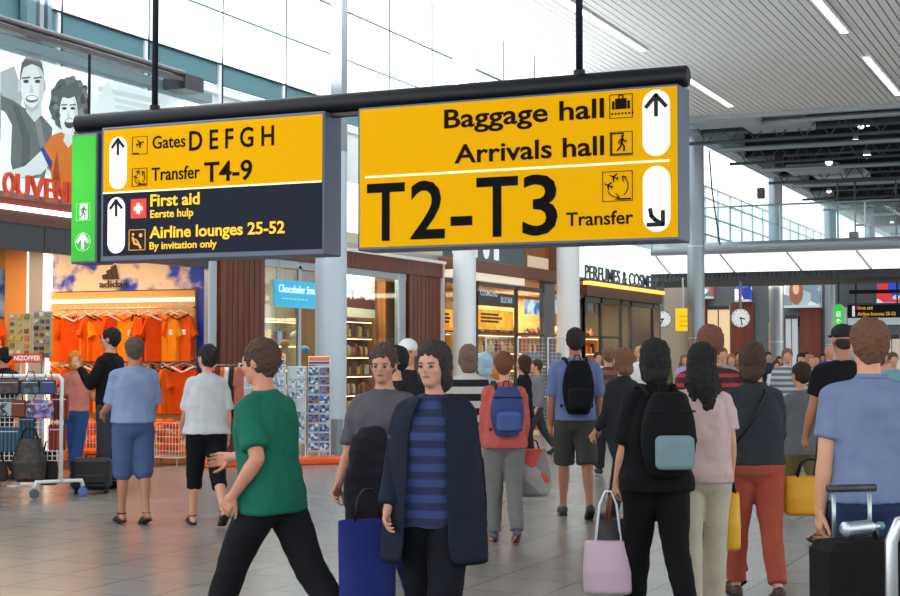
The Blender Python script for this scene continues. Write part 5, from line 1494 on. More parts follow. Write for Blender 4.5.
for i, (y, z, c) in enumerate(((21.6, 1.42, (236, 240, 244)), (21.95, 1.7, (90, 150, 200)), (22.3, 1.5, (236, 240, 244)), (22.6, 1.85, (214, 150, 80)), (22.95, 2.0, (236, 240, 244)), (23.3, 1.75, (100, 160, 206)))):
    o = thing('hanging_lantern', ['white', 'blue', 'white', 'amber', 'white', 'blue'][i] + ' paper lantern, %s from the wood panel in the window' % ['first', 'second', 'third', 'fourth', 'fifth', 'sixth'][i], 'lantern', (XF - .3, y, z), group='lanterns in the sweets window')
    MB().ball((0, 0, 0), .085, .085, .075, 14, 10).build('shade', M(c, .6), o, True)
    MB().tube([(0, 0, .07), (0, 0, 3.45 - z)], .003, 5).build('cord', BLACK, o)
for y in (22.2, 24.9):
    o = thing('spotlight', 'small round ceiling spotlight in the sweets shop, ' + ('above the cyan sign' if y < 24 else 'above the townscape poster'), 'spotlight', (XF - .5, y, 3.37))
    MB().lathe([(.05, -.08), (.06, .07)], n=16).build('housing', WHITE, o); MB().lathe([(.045, -.09), (.045, -.082)], n=16).build('lens', M((255, 240, 210), emit=6.0), o)

# ---- glazed shop (orange notices, screens) and perfume shop interiors
def panel_thing(nm, label, cat, x, ya, za, yb, zb, mat, fr=None, t_=.03, group=None):
    o = thing(nm, label, cat, (x, ya, za), group=group)
    MB().bbox(0, 0, 0, t_, yb - ya, zb - za, .004).build('board', mat, o)
    return o
def XP_(px, py, X): q = onX(px, py, X); return q.y, q.z
OG = patchwork([(250, 170, 30), (246, 150, 20), (240, 190, 60)], 5, .45)
for (pa, pb, ya_, yb_, lb) in ((478, 512, 309, 329, 'orange notice with dark lettering in the glass shop window'), (441, 453, 309, 330, 'narrow orange notice left of the round white column')):
    y0, z1 = XP_(pa, ya_, XF + .03); y1, _ = XP_(pb, ya_, XF + .03); z0 = XP_(pa, yb_, XF + .03)[1]
    o = panel_thing('window_notice', lb, 'sign', XF + .03, y0, z0, y1, z1, OG)
    text_mb('SHOP EAT', (.034, .05, (z1 - z0) * .55), UY, VZ, height=.09, width=(y1 - y0) * .6, bold=.02).build('lettering', M((90, 60, 20)), o) if False else None
    mb = MB()
    for k in range(3): mb.box(.031, .08, (z1 - z0) * (.35 + .18 * k), .036, (y1 - y0) * (.55 + .1 * (k % 2)), (z1 - z0) * (.35 + .18 * k) + .05)
    mb.build('dark_lines', M((110, 70, 24)), o)
y0, z1 = XP_(477, 291, XF + .02); y1, _ = XP_(514, 293, XF + .02); z0 = XP_(477, 305, XF + .02)[1]
o = panel_thing('fascia_sign', 'black glass sign band with pale lettering above the orange notice', 'sign', XF + .02, y0, z0, y1, z1, M((20, 30, 38), .3))
text_mb('COSMONO', (.034, .1, .22), UY, VZ, height=.13, width=1.0, bold=.01).build('lettering', M((200, 214, 216), emit=.2), o)
text_mb('BLUE BAR', (.034, 1.3, .10), UY, VZ, height=.13, width=.7, bold=.01).build('lettering', M((200, 214, 216), emit=.2), o)
for (pa, pb, ya_, yb_, lb) in ((524, 539, 299, 314, 'lit screen with blue and white picture behind the glass'), (553, 561, 299, 314, 'lit screen cut off by the white column')):
    y0, z1 = XP_(pa, ya_, XF - .25); y1, _ = XP_(pb, ya_, XF - .25); z0 = XP_(pa, yb_, XF - .25)[1]
    panel_thing('wall_screen', lb, 'screen', XF - .25, y0, z0, y1, z1, cloudy((60, 130, 200), (236, 244, 250), 3.0, .9))
# upper display box with large white letterforms on slate
y0, z0 = XP_(474, 269, XF + .05); y1, z1 = XP_(527, 244, XF + .05)
y1 = XP_(527, 250, XF + .05)[0]
o = panel_thing('upper_display', 'slate display panel with big white letterforms above the glass shop', 'display panel', XF - .02, G0, 3.74, y1, 4.85, M((92, 106, 112), .4))
for k, (ch, a, w) in enumerate((('V', .2, .55), ('A', .85, .6), ('I', 1.7, .1), ('8', 2.1, .4), ('I', 2.75, .3))):
    text_mb(ch, (.034, a, .12), UY, VZ, height=.85, width=w, bold=.03).build('letterform', M((240, 244, 246), .5, emit=.3), o)
o = panel_thing('upper_display', 'wood-toned upper display panel beside the white column', 'display panel', XF - .02, y1 + .03, 3.74, GE - .27, 4.85, WOODO)
MB().box(.03, .1, .05, .04, GE - .4 - y1, .32).build('pale_band', M((236, 214, 186), .5, emit=.2), o)
# goods in the back of the glazed shop and perfume shop
for j, (ya, yb, nm_) in enumerate(((28.6, 32.6, 'left bay'), (32.9, 37.2, 'right bay'), (37.6, 43.6, 'perfume shop bay'))):
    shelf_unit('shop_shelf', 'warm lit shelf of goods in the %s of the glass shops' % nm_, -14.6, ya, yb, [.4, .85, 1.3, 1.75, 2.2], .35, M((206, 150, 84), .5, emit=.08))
    for i, z in enumerate((.86, 1.31, 1.76, 2.21)):
        fill(-14.75, ya + .08, yb - .1, z, [(240, 206, 140), (226, 160, 60), (120, 70, 40), (250, 236, 200), (60, 40, 34), (200, 90, 40)], (.14, .24), .30, 'shop package on the %s level in the %s' % (['second', 'third', 'fourth', 'top'][i], nm_), 'package', 'packages on the %s level, %s' % (['second', 'third', 'fourth', 'top'][i], nm_), name='bottle' if (i + j) % 2 else 'box')
y0, z1 = XP_(584, 299, XF - .2); y1, _ = XP_(594, 300, XF - .2); z0 = XP_(584, 313, XF - .2)[1]
panel_thing('portrait_poster', 'black and white portrait poster inside the perfume shop window', 'poster', XF - .2, y0, z0, y1, z1, cloudy((40, 42, 46), (214, 214, 214), 2.5))
# white mesh display frames in front of the glass shop
def mesh_frame(px0, px1, py0, py1, d_, label, low=None):
    a = at((px0 + px1) / 2, d_); w = (px1 - px0) / F * d_; z1 = 1.6 + (358.2 - py0) / F * d_; z0 = 1.6 + (358.2 - py1) / F * d_
    t = thing('mesh_display_frame', label, 'display frame', a, YAW)
    mb = MB().tube([(-w / 2, 0, 0), (-w / 2, 0, z1), (w / 2, 0, z1), (w / 2, 0, 0)], .025, 8)
    for f_ in (.35, .68): mb.tube([(-w / 2, 0, z0 + (z1 - z0) * f_), (w / 2, 0, z0 + (z1 - z0) * f_)], .018, 8)
    mb.build('frame', TW, t)
    mb = MB(); n = int(w / .08)
    for i in range(n): mb.box(-w / 2 + i * w / n, -.004, z0, -w / 2 + i * w / n + .006, .004, z1)
    for i in range(int((z1 - z0) / .08)): mb.box(-w / 2, -.004, z0 + i * .08, w / 2, .004, z0 + i * .08 + .006)
    mb.build('wire_mesh', TW, t)
    for x in (-w / 2, w / 2): MB().box(x - .03, -.25, 0, x + .03, .25, .05).build('foot', TW, t)
    for i in range(4):
        o = MB().bbox(-w * .36, 0, 0, w * .36, .1, .36, .01).build('boxed_game', M([(190, 96, 80), (206, 196, 190), (170, 80, 66), (120, 130, 140)][i], .6), None)
        o.location = root_pt(t, (0, .06, .1 + .42 * i)); o.rotation_euler = (0, 0, YAW); tag(o, '%s flat box behind the %s' % (['brick red', 'pale', 'dark red', 'grey'][i], label), 'box')
mesh_frame(518, 546, 338, 428, 31.5, 'tall white mesh frame left of the white column')
mesh_frame(548, 564, 338, 428, 31.8, 'narrow white mesh frame against the white column')
mesh_frame(486, 514, 338, 428, 31.2, 'white mesh frame under the orange notice')

# ---- clocks, yellow sign and what hangs below the footbridge
def clock(px, py, d_, r, h, m_, label, post):
    p = at(px, d_); z = 1.6 + (358.2 - py) / F * d_
    t = thing('station_clock', label, 'clock', (p.x, p.y, z), YAW)
    smooth_by_angle(MB().lathe([(r * .9, .08), (r * 1.04, .06), (r * 1.04, -.03), (r * .97, -.045), (r * .95, -.03)], (0, 0, 0), 36, axis=1).build('case', M((120, 126, 130), .35, .4), t))
    MB().lathe([(r * .95, -.037), (r * .95, -.031)], (0, 0, 0), 36, axis=1).build('dial', M((244, 246, 246), .5, emit=.25), t)
    mb = MB()
    for i in range(12):
        a = i * math.pi / 6; c, s = math.sin(a), math.cos(a); w = .010
        mb.prism([(c * r * .74 - s * w, s * r * .74 + c * w), (c * r * .74 + s * w, s * r * .74 - c * w), (c * r * .90 + s * w, s * r * .90 - c * w), (c * r * .90 - s * w, s * r * .90 + c * w)], (0, -.038, 0), U, V, .003)
    mb.build('hour_mark', BLACK, t)
    for L_, a, w in ((.5, (h + m_ / 60) * math.pi / 6, .022), (.78, m_ * math.pi / 30, .015)):
        c, s = math.sin(a), math.cos(a)
        MB().prism([(-c * r * .12 - s * w, -s * r * .12 + c * w), (-c * r * .12 + s * w, -s * r * .12 - c * w), (c * r * L_ + s * w, s * r * L_ - c * w), (c * r * L_ - s * w, s * r * L_ + c * w)], (0, -.045, 0), U, V, .004).build('clock_hand', BLACK, t)
    if post: MB().tube([(0, .02, r), (0, .02, post - z)], .05, 10).build('hanger', M((120, 126, 130), .35, .4), t)
    return t
clock(740.5, 318, 47.6, .30, 3, 28, 'round white clock hanging left of the lit shop row', zg_ + .05)
clock(663, 319, 48.9, .265, 8, 34, 'round white clock right of the perfume shop', zg_ + .05)
p0 = at(676, 46.9); w = 14.5 / F * 47
t = thing('yellow_pillar_sign', 'plain yellow sign beside the steel column and the left clock', 'sign', (p0.x, p0.y, 1.6 + (358.2 - 331) / F * 47), YAW)
MB().bbox(0, 0, 0, w, .1, 22.5 / F * 47, .01).build('board', M((246, 196, 10), .5, emit=.6), t)
mb = MB()
for k in range(3): mb.box(.1, -.006, .15 + .15 * k, w - .1, 0, .17 + .15 * k)
mb.build('faint_lines', M((180, 140, 20)), t)
MB().tube([(w / 2, .05, 22.5 / F * 47), (w / 2, .05, zg_ + .05 - t.location.z)], .03, 8).build('hanger', STEEL, t)
# back wall row: wood panels, lit shopfronts, bright posters, set in front of wall_back
def B(px, py, y=YW): q = onY(px, py, y); return q.x, q.z
def backthing(nm, lb, cat, pa, pb, ya_, yb_, mat, y=YW - .05, part='board', t_=.12):
    x0, z1 = B(pa, ya_, y); x1, _ = B(pb, ya_, y); z0 = max(0, B(pa, yb_, y)[1])
    o = thing(nm, lb, cat, (x0, y, z0)); MB().bbox(0, -t_, 0, x1 - x0, 0, z1 - z0, .02).build(part, mat, o); return o, x1 - x0, z1 - z0
RW = wood((104, 44, 26), (134, 60, 34), (3, 3, .2))
for i, (pa, pb, ya_, lb) in enumerate(((699, 707, 300, 'behind the steel column'), (732, 754, 303, 'behind the hanging clock'), (800, 822, 308, 'left of the silver column'), (856, 882, 330, 'under the far dark sign'))):
    backthing('wood_wall_panel', 'red-brown tall wood panel in the far wall, ' + lb, 'wall panel', pa, pb, ya_, 400, RW)
for i, (pa, pb, ya_, c, lb) in enumerate(((708, 730, 306, (236, 206, 160), 'right of the first steel column'), (769, 782, 318, (230, 150, 70), 'with deep orange light'), (786, 798, 315, (176, 184, 190), 'grey, beside the wood panel'), (838, 856, 335, (170, 150, 130), 'near the black cap'), (884, 900, 335, (200, 190, 176), 'at the right edge'))):
    o, w, h = backthing('shopfront', 'bright far shopfront, ' + lb, 'shopfront', pa, pb, ya_, 400, M(c, .6, emit=.35))
    MB().bbox(0, -.18, h - .18, w, -.12, h, .01).build('header', DGREY, o); MB().box(w * .48, -.17, 0, w * .52, -.12, h).build('mullion', DGREY, o)
CP = [((700, 714, 281, 297, [(226, 60, 50), (240, 240, 240), (120, 140, 150), (90, 110, 120)], 'red and white advert box beside the steel column')),
      ((737, 752, 280, 300, [(60, 90, 200), (30, 50, 140), (230, 236, 240)], 'blue advert box above the hanging clock')),
      ((786, 822, 279, 306, [(190, 200, 200), (150, 170, 176), (226, 230, 230), (110, 130, 140)], 'grey advert box with long-haired portrait')),
      ((878, 905, 279, 303, [(40, 70, 200), (210, 50, 50), (190, 200, 210), (60, 100, 220)], 'blue and red advert box above the far sign'))]
for pa, pb, ya_, yb_, cols, lb in CP:
    o, w, h = backthing('advert_box', lb, 'advert', pa, pb, ya_, yb_, patchwork(cols, 2.2, .5, seed=pa % 7), y=YW - .04, t_=.5, part='light_box')
    MB().box(0, -.56, -.1, w, 0, 0).build('bottom_rail', M((206, 214, 218), .4, emit=.2), o)
    if pa == 786:
        MB().prism([(w * .18 + .28 * w * math.sin(a) * .7 + .16 * w, h * .5 + .48 * h * math.cos(a)) for a in [2 * math.pi * i / 18 for i in range(18)]], (0, -.51, 0), U, V, .01).build('printed_hair', M((150, 96, 60), emit=.3), o)
        MB().prism([(w * .34 + .09 * w * math.sin(a), h * .62 + .22 * h * math.cos(a)) for a in [2 * math.pi * i / 18 for i in range(18)]], (0, -.53, 0), U, V, .01).build('printed_face', M((226, 184, 156), emit=.3), o)
# silver columns of the bridge level seen below it
for px, lb in ((760, 'a'), (790, 'b'), (848, 'c')):
    if lb != 'c': continue
    q = B(px, 300, YW - .6); struct('column_far', MB().lathe([(.3, 0), (.3, 3.9)], (q[0], YW - .6, 0), 24), M((160, 172, 178), .4, .3), smooth=True)
o, w, h = backthing('shop_header', 'dark shop header board between the silver column and wood panel', 'sign', 786, 803, 316, 327, BLACK, y=YW - .02)
struct('trim_sign_frame', MB().box(B(846, 1, 49)[0], 49, B(846, 294, 49)[1], 16, 49.06, B(846, 294, 49)[1] + .12), BLACK)

# ---- hanging lamps and speakers in the dark roof
for i, (px, py, Y, lb) in enumerate(((867, 155, 49, 'brightest white hanging lamp in the dark roof'), (829, 162, 50, 'white hanging lamp left of the brightest one'), (829, 191, 60, 'far white hanging lamp above the bridge rail'), (855.6, 139.6, 47.0, 'small white lamp above the brightest one, left'), (861, 126, 45, 'small white lamp pair, left one'), (868, 123.5, 45, 'small white lamp pair, right one'), (892, 222, 75, 'tiny far lamp at the right edge above the rail'))):
    q = onY(px, py, Y); s = .16 if i < 2 else .12
    o = thing('hanging_lamp', lb, 'lamp', q)
    MB().lathe([(.02, s * 1.1), (s * .6, s * .9), (s * .8, 0)], n=16).build('reflector', M((150, 158, 164), .4), o, True)
    MB().ball((0, 0, -s * .1), s * .75, s * .75, s * .6).build('bulb', M((255, 255, 250), emit=4.0 if i != 0 else 9.0), o, True)
    MB().tube([(0, 0, s), (0, 0, 8.4 - q.z)], .02, 6).build('cord', DGREY, o)
for px, py, Y, lb in ((779, 161, 48.5, 'black loudspeaker hanging beside the silver column'), (761, 193, 58, 'small dark speaker hanging before the bright glazing'), (854, 238, 49, 'small black camera on the bridge edge')):
    q = onY(px, py, Y); o = thing('hanging_speaker', lb, 'speaker', q)
    MB().bbox(-.14, -.12, -.22, .14, .12, .2, .03).build('speaker_box', M((28, 30, 34), .5), o)
    MB().tube([(0, 0, .2), (0, 0, max(.3, 8.2 - q.z))], .015, 6).build('hanger', DGREY, o) if Y != 49 else None
struct('trim_cable', MB().tube([onY(709, 150, 44.5), onY(712, 190, 44.5), onY(720, 245, 44.5)], .025, 6), DGREY)

# ================================================================ PEOPLE, from the viewer outwards
def hm(c, style='short'): return dict(mat=M(c, .85, bump=.6, bscale=60), style=style)
BRN, DBR, BLK, GNG, GRY = (92, 60, 42), (50, 32, 26), (20, 18, 20), (150, 84, 46), (150, 144, 138)
def cl(c): return cloth(tuple(int(v * .92) for v in c))
SK2 = (176, 120, 92)

# blue-shirt man with trolley suitcase
I = person('man in a light blue short-sleeved shirt and jeans, back turned, at the right edge', 868, 7.25, 1.77, 4, thigh=(14, -12), knee=(4, 16), arm=((-4, 9, 14), (-14, 12, 10)), girth=1.12,
           top=dict(mat=cl((120, 136, 172)), sleeve=.36, len=.90, collar=1, loose=.024), low=dict(mat=cl((44, 58, 92))), hair=hm((104, 70, 48)), shoes=dict(mat=M((60, 44, 36)), sole=BLACK))
hp = I['hands'][1]
# suitcase: stands tilted upright behind his right hand
def suitcase(label, loc, w, h, d, mat, rz, pull=.35, ribs=True, hmat=STEEL):
    t = thing('trolley_suitcase', label, 'suitcase', loc, rz)
    MB().bbox(-w / 2, -d / 2, .05, w / 2, d / 2, h, .04).build('shell', mat, t)
    for x in (-w / 2 + .06, w / 2 - .06):
        for y in (d / 2 - .04, -d / 2 + .04): MB().lathe([(.02, -.015), (.035, -.012), (.035, .012), (.02, .015)], (x, y, .036), 14, axis=0).build('wheel', BLACK, t)
    MB().bbox(-w / 2 + .05, -d / 2 - .035, .12, w / 2 - .05, -d / 2 + .01, h * .55, .02).build('front_pocket', mat, t)
    MB().tube([(-.07, 0, h - .01), (-.06, 0, h + .04), (.06, 0, h + .04), (.07, 0, h - .01)], .014, 8).build('carry_handle', M((40, 40, 44), .4), t, True)
    if pull:
        MB().tube([(-.09, d / 2 - .03, h - .02), (-.09, d / 2 - .03, h + pull)], .010, 8).tube([(.09, d / 2 - .03, h - .02), (.09, d / 2 - .03, h + pull)], .010, 8).build('telescopic_rod', hmat, t, True)
        MB().tube([(-.12, d / 2 - .03, h + pull), (.12, d / 2 - .03, h + pull)], .018, 10).build('pull_handle', M((50, 50, 56), .4), t, True)
    return t
sc_ = at(861, 6.75); suitcase('black trolley suitcase with raised silver rods beside the blue-shirt man', sc_, .44, .79, .26, M((12, 12, 15), .8, bump=.3, bscale=60, spec=.2), YAW + .25, .22)
o = thing('bottle', 'small silver bottle lying on the black trolley suitcase', 'bottle', at(858, 6.72, .845), YAW + .6)
smooth_by_angle(MB().lathe([(.02, -.11), (.033, -.10), (.033, .06), (.016, .09), (.016, .12)], (0, 0, 0), 16, axis=0).build('bottle_body', M((176, 184, 190), .25, .7), o))
MB().lathe([(.019, .12), (.019, .145)], (0, 0, 0), 14, axis=0).build('cap', M((90, 140, 150), .4), o)
# luggage cart at the lower right corner
c0 = at(897, 5.6)
t = thing('luggage_cart', 'silver tubular luggage cart cut off by the right picture edge', 'cart', c0, YAW - .2)
mb = MB().tube([(-.03, 0, .12), (-.03, 0, .92), (.0, .0, .99), (.08, .0, 1.02), (.56, .0, 1.02), (.64, 0, .99), (.67, 0, .92), (.67, 0, .12)], .024, 14); mb.build('handle_frame', M((190, 196, 202), .22, .85), t, True)
mb = MB().tube([(-.03, 0, .14), (-.03, .8, .16), (.25, 1.0, .18), (.39, 1.0, .18), (.67, .8, .16), (.67, 0, .14)], .02, 10)
for y in (.2, .45, .7): mb.tube([(-.03, y, .15), (.67, y, .15)], .012, 8)
mb.build('load_bed', STEEL, t, True)
MB().tube([(-.03, 0, .55), (.67, 0, .55)], .014, 8).build('cross_bar', STEEL, t, True)
for x, y in ((-.03, 0), (.67, 0), (.32, .95)): MB().lathe([(.03, -.02), (.08, -.018), (.08, .018), (.03, .02)], (x, y, .08), 20, axis=0).build('wheel', M((50, 50, 54), .6), t)

# black cap man, striding, bare shins
person('man in a black cap and black t-shirt, partly behind the light blue shirt', 842, 12.6, 1.90, 8, thigh=(20, -22), knee=(4, 26), spread=-.0, arm=((14, 8, 16), (-16, 8, 14)), near=2,
       top=dict(mat=cl((20, 21, 26)), sleeve=.34, len=.86), low=dict(mat=cl((40, 42, 50)), hem=.5, wide=.02), hair=dict(mat=M((18, 18, 22), .8), style='cap'), shoes=dict(kind='sandal', mat=M((30, 28, 30))), skin=SK2)
person('person in grey with bare shins and black sandals, mostly behind the yellow bag', 800, 13.6, 1.58, 25, 'f', thigh=(22, -24), knee=(4, 26), arm=((18, 6, 20), (-16, 6, 14)), near=2,
       top=dict(mat=cl((112, 116, 122)), sleeve=.6, len=.84), low=dict(mat=cl((120, 104, 70)), hem=.55), hair=hm(DBR), shoes=dict(kind='sandal', mat=M((30, 28, 30))))

# woman in red trousers
I = person('woman in dark grey long-sleeved top and brick red trousers, back turned', 753, 9.95, 1.67, 5, 'f', thigh=(10, -8), knee=(3, 12), spread=.05, arm=((10, 8, 35), (16, 9, 42)), girth=1.14, head=(-38, 4),
           top=dict(mat=cl((52, 56, 64)), sleeve=.98, len=.92, loose=.020), low=dict(mat=cl((172, 82, 66)), hem=.97, slim=1), hair=dict(mat=M((66, 44, 36), .85), style='bob'), shoes=dict(mat=M((70, 50, 44)), sole=BLACK))
# crossbody strap (part of the bag)
t = thing('crossbody_bag', 'small black bag on a strap across the dark grey top', 'bag', I['base'], I['root'].rotation_euler.z)
T = I['T']; mb = MB(); mb.tube([T(Vector(q)) for q in ((.085, .0, 1.475), (.04, -.125, 1.40), (-.06, -.15, 1.22), (-.17, -.10, 1.06), (-.205, .0, 1.0))], .012, 8); mb.build('strap', BLACK, t, True)
MB().bbox(-.25, -.06, .86, -.205, .12, 1.02, .012).build('bag_body', BLACK, t)
soft_bag('shopping_bag', 'mustard yellow shopping bag carried right of the red trousers', 'bag', at(809, 10.0, .94), .36, .26, .14, M((214, 156, 20), .55, vary=.12, bscale=5), BLACK, YAW, .12, .008)

# red striped man with beige trousers
I = person('red-haired man in a red and black striped shirt behind the dark grey top', 709, 10.6, 1.80, 12, thigh=(8, -10), knee=(2, 14), arm=((-8, 7, 12), (10, 8, 20)), girth=1.08, near=1, skin=(214, 160, 134),
           top=dict(mat=stripes((168, 46, 52), (56, 26, 36), 15, .38), sleeve=.5, len=.84, loose=.024), low=dict(mat=cl((60, 62, 76)), wide=.015), hair=hm((112, 70, 52)), shoes=dict(mat=M((50, 50, 56)), sole=BLACK))
soft_bag('shopping_bag', 'mustard yellow shopping bag between the beige and the red trousers', 'bag', at(728, 9.45, .86), .13, .36, .24, M((214, 160, 24), .55, vary=.12, bscale=5), BLACK, YAW, .10, .008)
# pale pink top woman
person('woman in a pale pink top and beige trousers beside the black backpack', 700, 9.3, 1.66, -4, 'f', thigh=(-8, 10), knee=(12, 3), arm=((0, 7, 20), (2, 9, 26)), girth=1.05, head=(20, 0),
       top=dict(mat=cl((214, 186, 184)), sleeve=.36, len=.86, loose=.02), low=dict(mat=cl((200, 190, 170)), wide=.01), hair=hm(BLK, 'long'), shoes=dict(mat=M((60, 130, 136)), sole=M((226, 226, 220))))
# black-clad person with backpack
I = person('person dressed all in black wearing a black backpack, back turned', 655, 8.9, 1.70, 12, 'f', thigh=(12, -14), knee=(3, 18), arm=((2, 10, 26), (-4, 8, 12)), girth=1.16, head=(-20, 0),
           top=dict(mat=cl((16, 16, 20)), sleeve=.5, len=.84, loose=.022), low=dict(mat=cl((14, 14, 18))), hair=hm(BLK, 'bob'), shoes=dict(mat=M((24, 24, 28)), sole=BLACK))
backpack(I, 'black backpack with a pale teal front pocket on the black-clad person', (cloth((14, 15, 18)), cloth((20, 21, 25))), w=.34, h=.50, d=.20, z=1.44, panel=cloth((118, 144, 150)))
soft_bag('carrier_bag', 'pale pink plastic carrier bag held low by the black-clad person', 'bag', I['hands'][0] + Vector((-.05, -.05, .02)), .30, .32, .16, M((206, 178, 196), .5, vary=.1, bscale=4), WHITE, YAW, .30, .006)
soft_bag('handbag', 'dark grey handbag with brown straps above the pink carrier bag', 'bag', I['hands'][0] + Vector((-.02, .04, .02)), .28, .30, .12, M((58, 54, 56), .6), BLACK, YAW + .4, .18, .010, hmat=M((110, 62, 36), .5))

# centre woman in navy
I = person('woman in a navy coat over a blue striped top, walking towards the viewer', 434, 7.6, 1.68, 168, 'f', thigh=(16, -14), knee=(4, 18), arm=((-4, 9, 14), (8, 10, 22)), girth=1.16, head=(-12, 6), near=1,
           top=dict(mat=stripes((24, 34, 66), (40, 56, 104), 13, .5), sleeve=.3, len=.80, loose=.020), low=dict(mat=cl((16, 18, 28)), wide=.02), hair=hm((46, 38, 38), 'bob'), shoes=dict(mat=M((24, 24, 28)), sole=BLACK), skin=(190, 140, 118))
# open coat: two front panels, back and sleeves
T, root, k = I['T'], I['root'], I['k']
def coat(I, mat, hem=.62, gap=.075, name='coat'):
    T, k = I['T'], I['k']
    n = 22; prof = [(1.465, .095, .085), (1.41, .185, .135), (1.30, .225, .180), (1.15, .235, .190), (1.0, .250, .200), (.85, .265, .21), (hem, .28, .22)]
    vs = []
    a0, a1 = math.pi / 2 + .42, math.pi * 2.5 - .42
    for z, hw, hd in prof:
        for i in range(n + 1):
            a = a0 + (a1 - a0) * i / n; vs.append(T(Vector((math.cos(a) * hw, math.sin(a) * hd - .01, z))))
    fs = []
    for j in range(len(prof) - 1):
        for i in range(n): q = j * (n + 1) + i; fs.append((q, q + 1, q + n + 2, q + n + 1))
    me = bpy.data.meshes.new(name); me.from_pydata([tuple(v) for v in vs], [], fs); me.materials.append(mat); me.shade_smooth()
    o = bpy.data.objects.new(name, me); COL.objects.link(o); o.parent = I['root']
    s = o.modifiers.new('s', 'SOLIDIFY'); s.thickness = .014; ss = o.modifiers.new('u', 'SUBSURF'); ss.levels = 1; ss.render_levels = 1
    mb = MB()
    for sh, eb, wr, s_ in I['arms']: chain(mb, [T(Vector((s_ * .08, -.01, 1.42))), sh, eb, eb.lerp(wr, .9)], [.060 * k, .070 * k, .058 * k, .050 * k], endb=False)
    me = bake(mb, 'coat_sleeves', .011, mat, 3, folds=.02); o2 = bpy.data.objects.new('coat_sleeves', me); COL.objects.link(o2); o2.parent = I['root']
coat(I, cloth((24, 30, 46)), .60)
soft_bag('shopping_bag', 'long dark blue bag hanging beside the navy coat', 'bag', at(368, 7.9, .92), .30, .62, .12, cloth((34, 46, 110)), BLACK, YAW + .3, .16, .008, flare=-.2)
# grey man left behind her
person('man in a grey top with dark jacket over his arm, left of the navy coat', 384, 9.0, 1.66, 150, thigh=(-12, 14), knee=(14, 3), arm=((-4, 7, 60), (10, 9, 18)), girth=1.1, head=(20, 10), skin=(190, 136, 112),
       top=dict(mat=cl((92, 88, 96)), sleeve=.5, len=.90), low=dict(mat=cl((38, 44, 84)), wide=.01), hair=hm((70, 52, 46)), shoes=dict(mat=M((40, 40, 46)), sole=BLACK))
j = thing('folded_jacket', 'dark jacket draped over the forearm of the grey-topped man', 'jacket', at(371, 8.75, .62), YAW + .3)
mb = MB(); loft(mb, [(0, .13, .05, 0), (.1, .15, .07, 0), (.35, .14, .08, 0), (.52, .10, .07, 0), (.56, .05, .04, 0)], lambda q: q)
me = bake(mb, 'jacket_cloth', .012, cloth((30, 30, 38)), 3, folds=.06); o = bpy.data.objects.new('jacket_cloth', me); COL.objects.link(o); o.parent = j

# green shirt man in stride to the left
I = person('man in a green shirt and black trousers striding to the left', 272, 8.1, 1.74, 62, thigh=(26, -26), knee=(6, 14), arm=((-24, 12, 62), (30, 8, 50)), girth=1.1, lean=6, head=(6, 8), near=1, skin=(196, 134, 108),
           top=dict(mat=cl((24, 108, 86)), sleeve=.42, len=.83, loose=.026), low=dict(mat=cl((20, 21, 26)), wide=.01), hair=hm((74, 50, 40)), shoes=dict(mat=M((30, 30, 34)), sole=BLACK))

# middle distance
I = person('woman in white blouse, black three-quarter trousers and strappy sandals', 207, 14.4, 1.72, 22, 'f', thigh=(14, -16), knee=(3, 22), arm=((10, 8, 40), (-6, 10, 16)), girth=1.06, near=2, head=(26, 0),
       top=dict(mat=cl((206, 210, 214)), sleeve=.5, len=.90, loose=.036, flare=.02), low=dict(mat=cl((18, 18, 22)), hem=.66), hair=dict(mat=M((26, 20, 20), .8), style='bun'), shoes=dict(kind='sandal', mat=M((34, 26, 24))))
person('man in pale blue shirt and denim shorts, back turned, near the shop', 134, 14.6, 1.76, 30, thigh=(4, -6), knee=(2, 8), arm=((12, 8, 60), (4, 8, 40)), girth=1.1, near=2, skin=SK2,
       top=dict(mat=cl((140, 158, 196)), sleeve=.5, len=.94, loose=.034), low=dict(mat=cl((78, 98, 142)), hem=.54, wide=.03), hair=hm((84, 72, 64)), shoes=dict(kind='sandal', mat=M((20, 20, 24))))
I = person('tall man in a black jacket and grey trousers holding a phone', 110, 18.4, 1.93, 75, thigh=(2, -2), knee=(1, 2), arm=((26, 8, 118), (0, 6, 12)), near=2, head=(8, 0), girth=.98,
           top=dict(mat=cl((22, 23, 28)), sleeve=.98, len=.86, loose=.02), low=dict(mat=cl((70, 72, 80))), hair=hm((26, 20, 18)), shoes=dict(mat=M((26, 26, 28)), sole=BLACK))
suitcase('boxy black suitcase standing left of the dark-jacketed man', at(93, 17.9), .46, .42, .28, M((20, 22, 26), .6), YAW + .1, 0)
I = person('blonde shopper in a pink top and jeans by the grid rack', 77, 19.8, 1.66, -25, 'f', thigh=(6, -6), knee=(2, 6), arm=((6, 6, 30), (24, 6, 40)), near=2, head=(10, -10),
           top=dict(mat=cl((220, 140, 124)), sleeve=.4, len=.92), low=dict(mat=cl((48, 84, 140)), slim=1), hair=hm((214, 132, 44), 'bob'), shoes=dict(mat=M((60, 60, 66)), sole=BLACK))
soft_bag('shoulder_bag', 'blue patterned shoulder bag on the blonde shopper', 'bag', root_pt(I['root'], (-.25, 0, 1.28)), .28, .34, .12, patchwork([(40, 70, 150), (60, 110, 130), (30, 40, 80)], 12), BLACK, YAW, .12)
I = person('woman in a coral top and grey trousers with a blue rucksack', 504, 13.2, 1.62, 6, 'f', thigh=(4, -8), knee=(2, 14), arm=((4, 7, 14), (6, 10, 34)), girth=1.08, near=1, head=(-8, 0),
           top=dict(mat=cl((206, 100, 92)), sleeve=.96, len=.86, loose=.024), low=dict(mat=cl((124, 124, 122))), hair=hm((112, 62, 44)), shoes=dict(mat=M((70, 80, 96)), sole=M((210, 110, 90))))
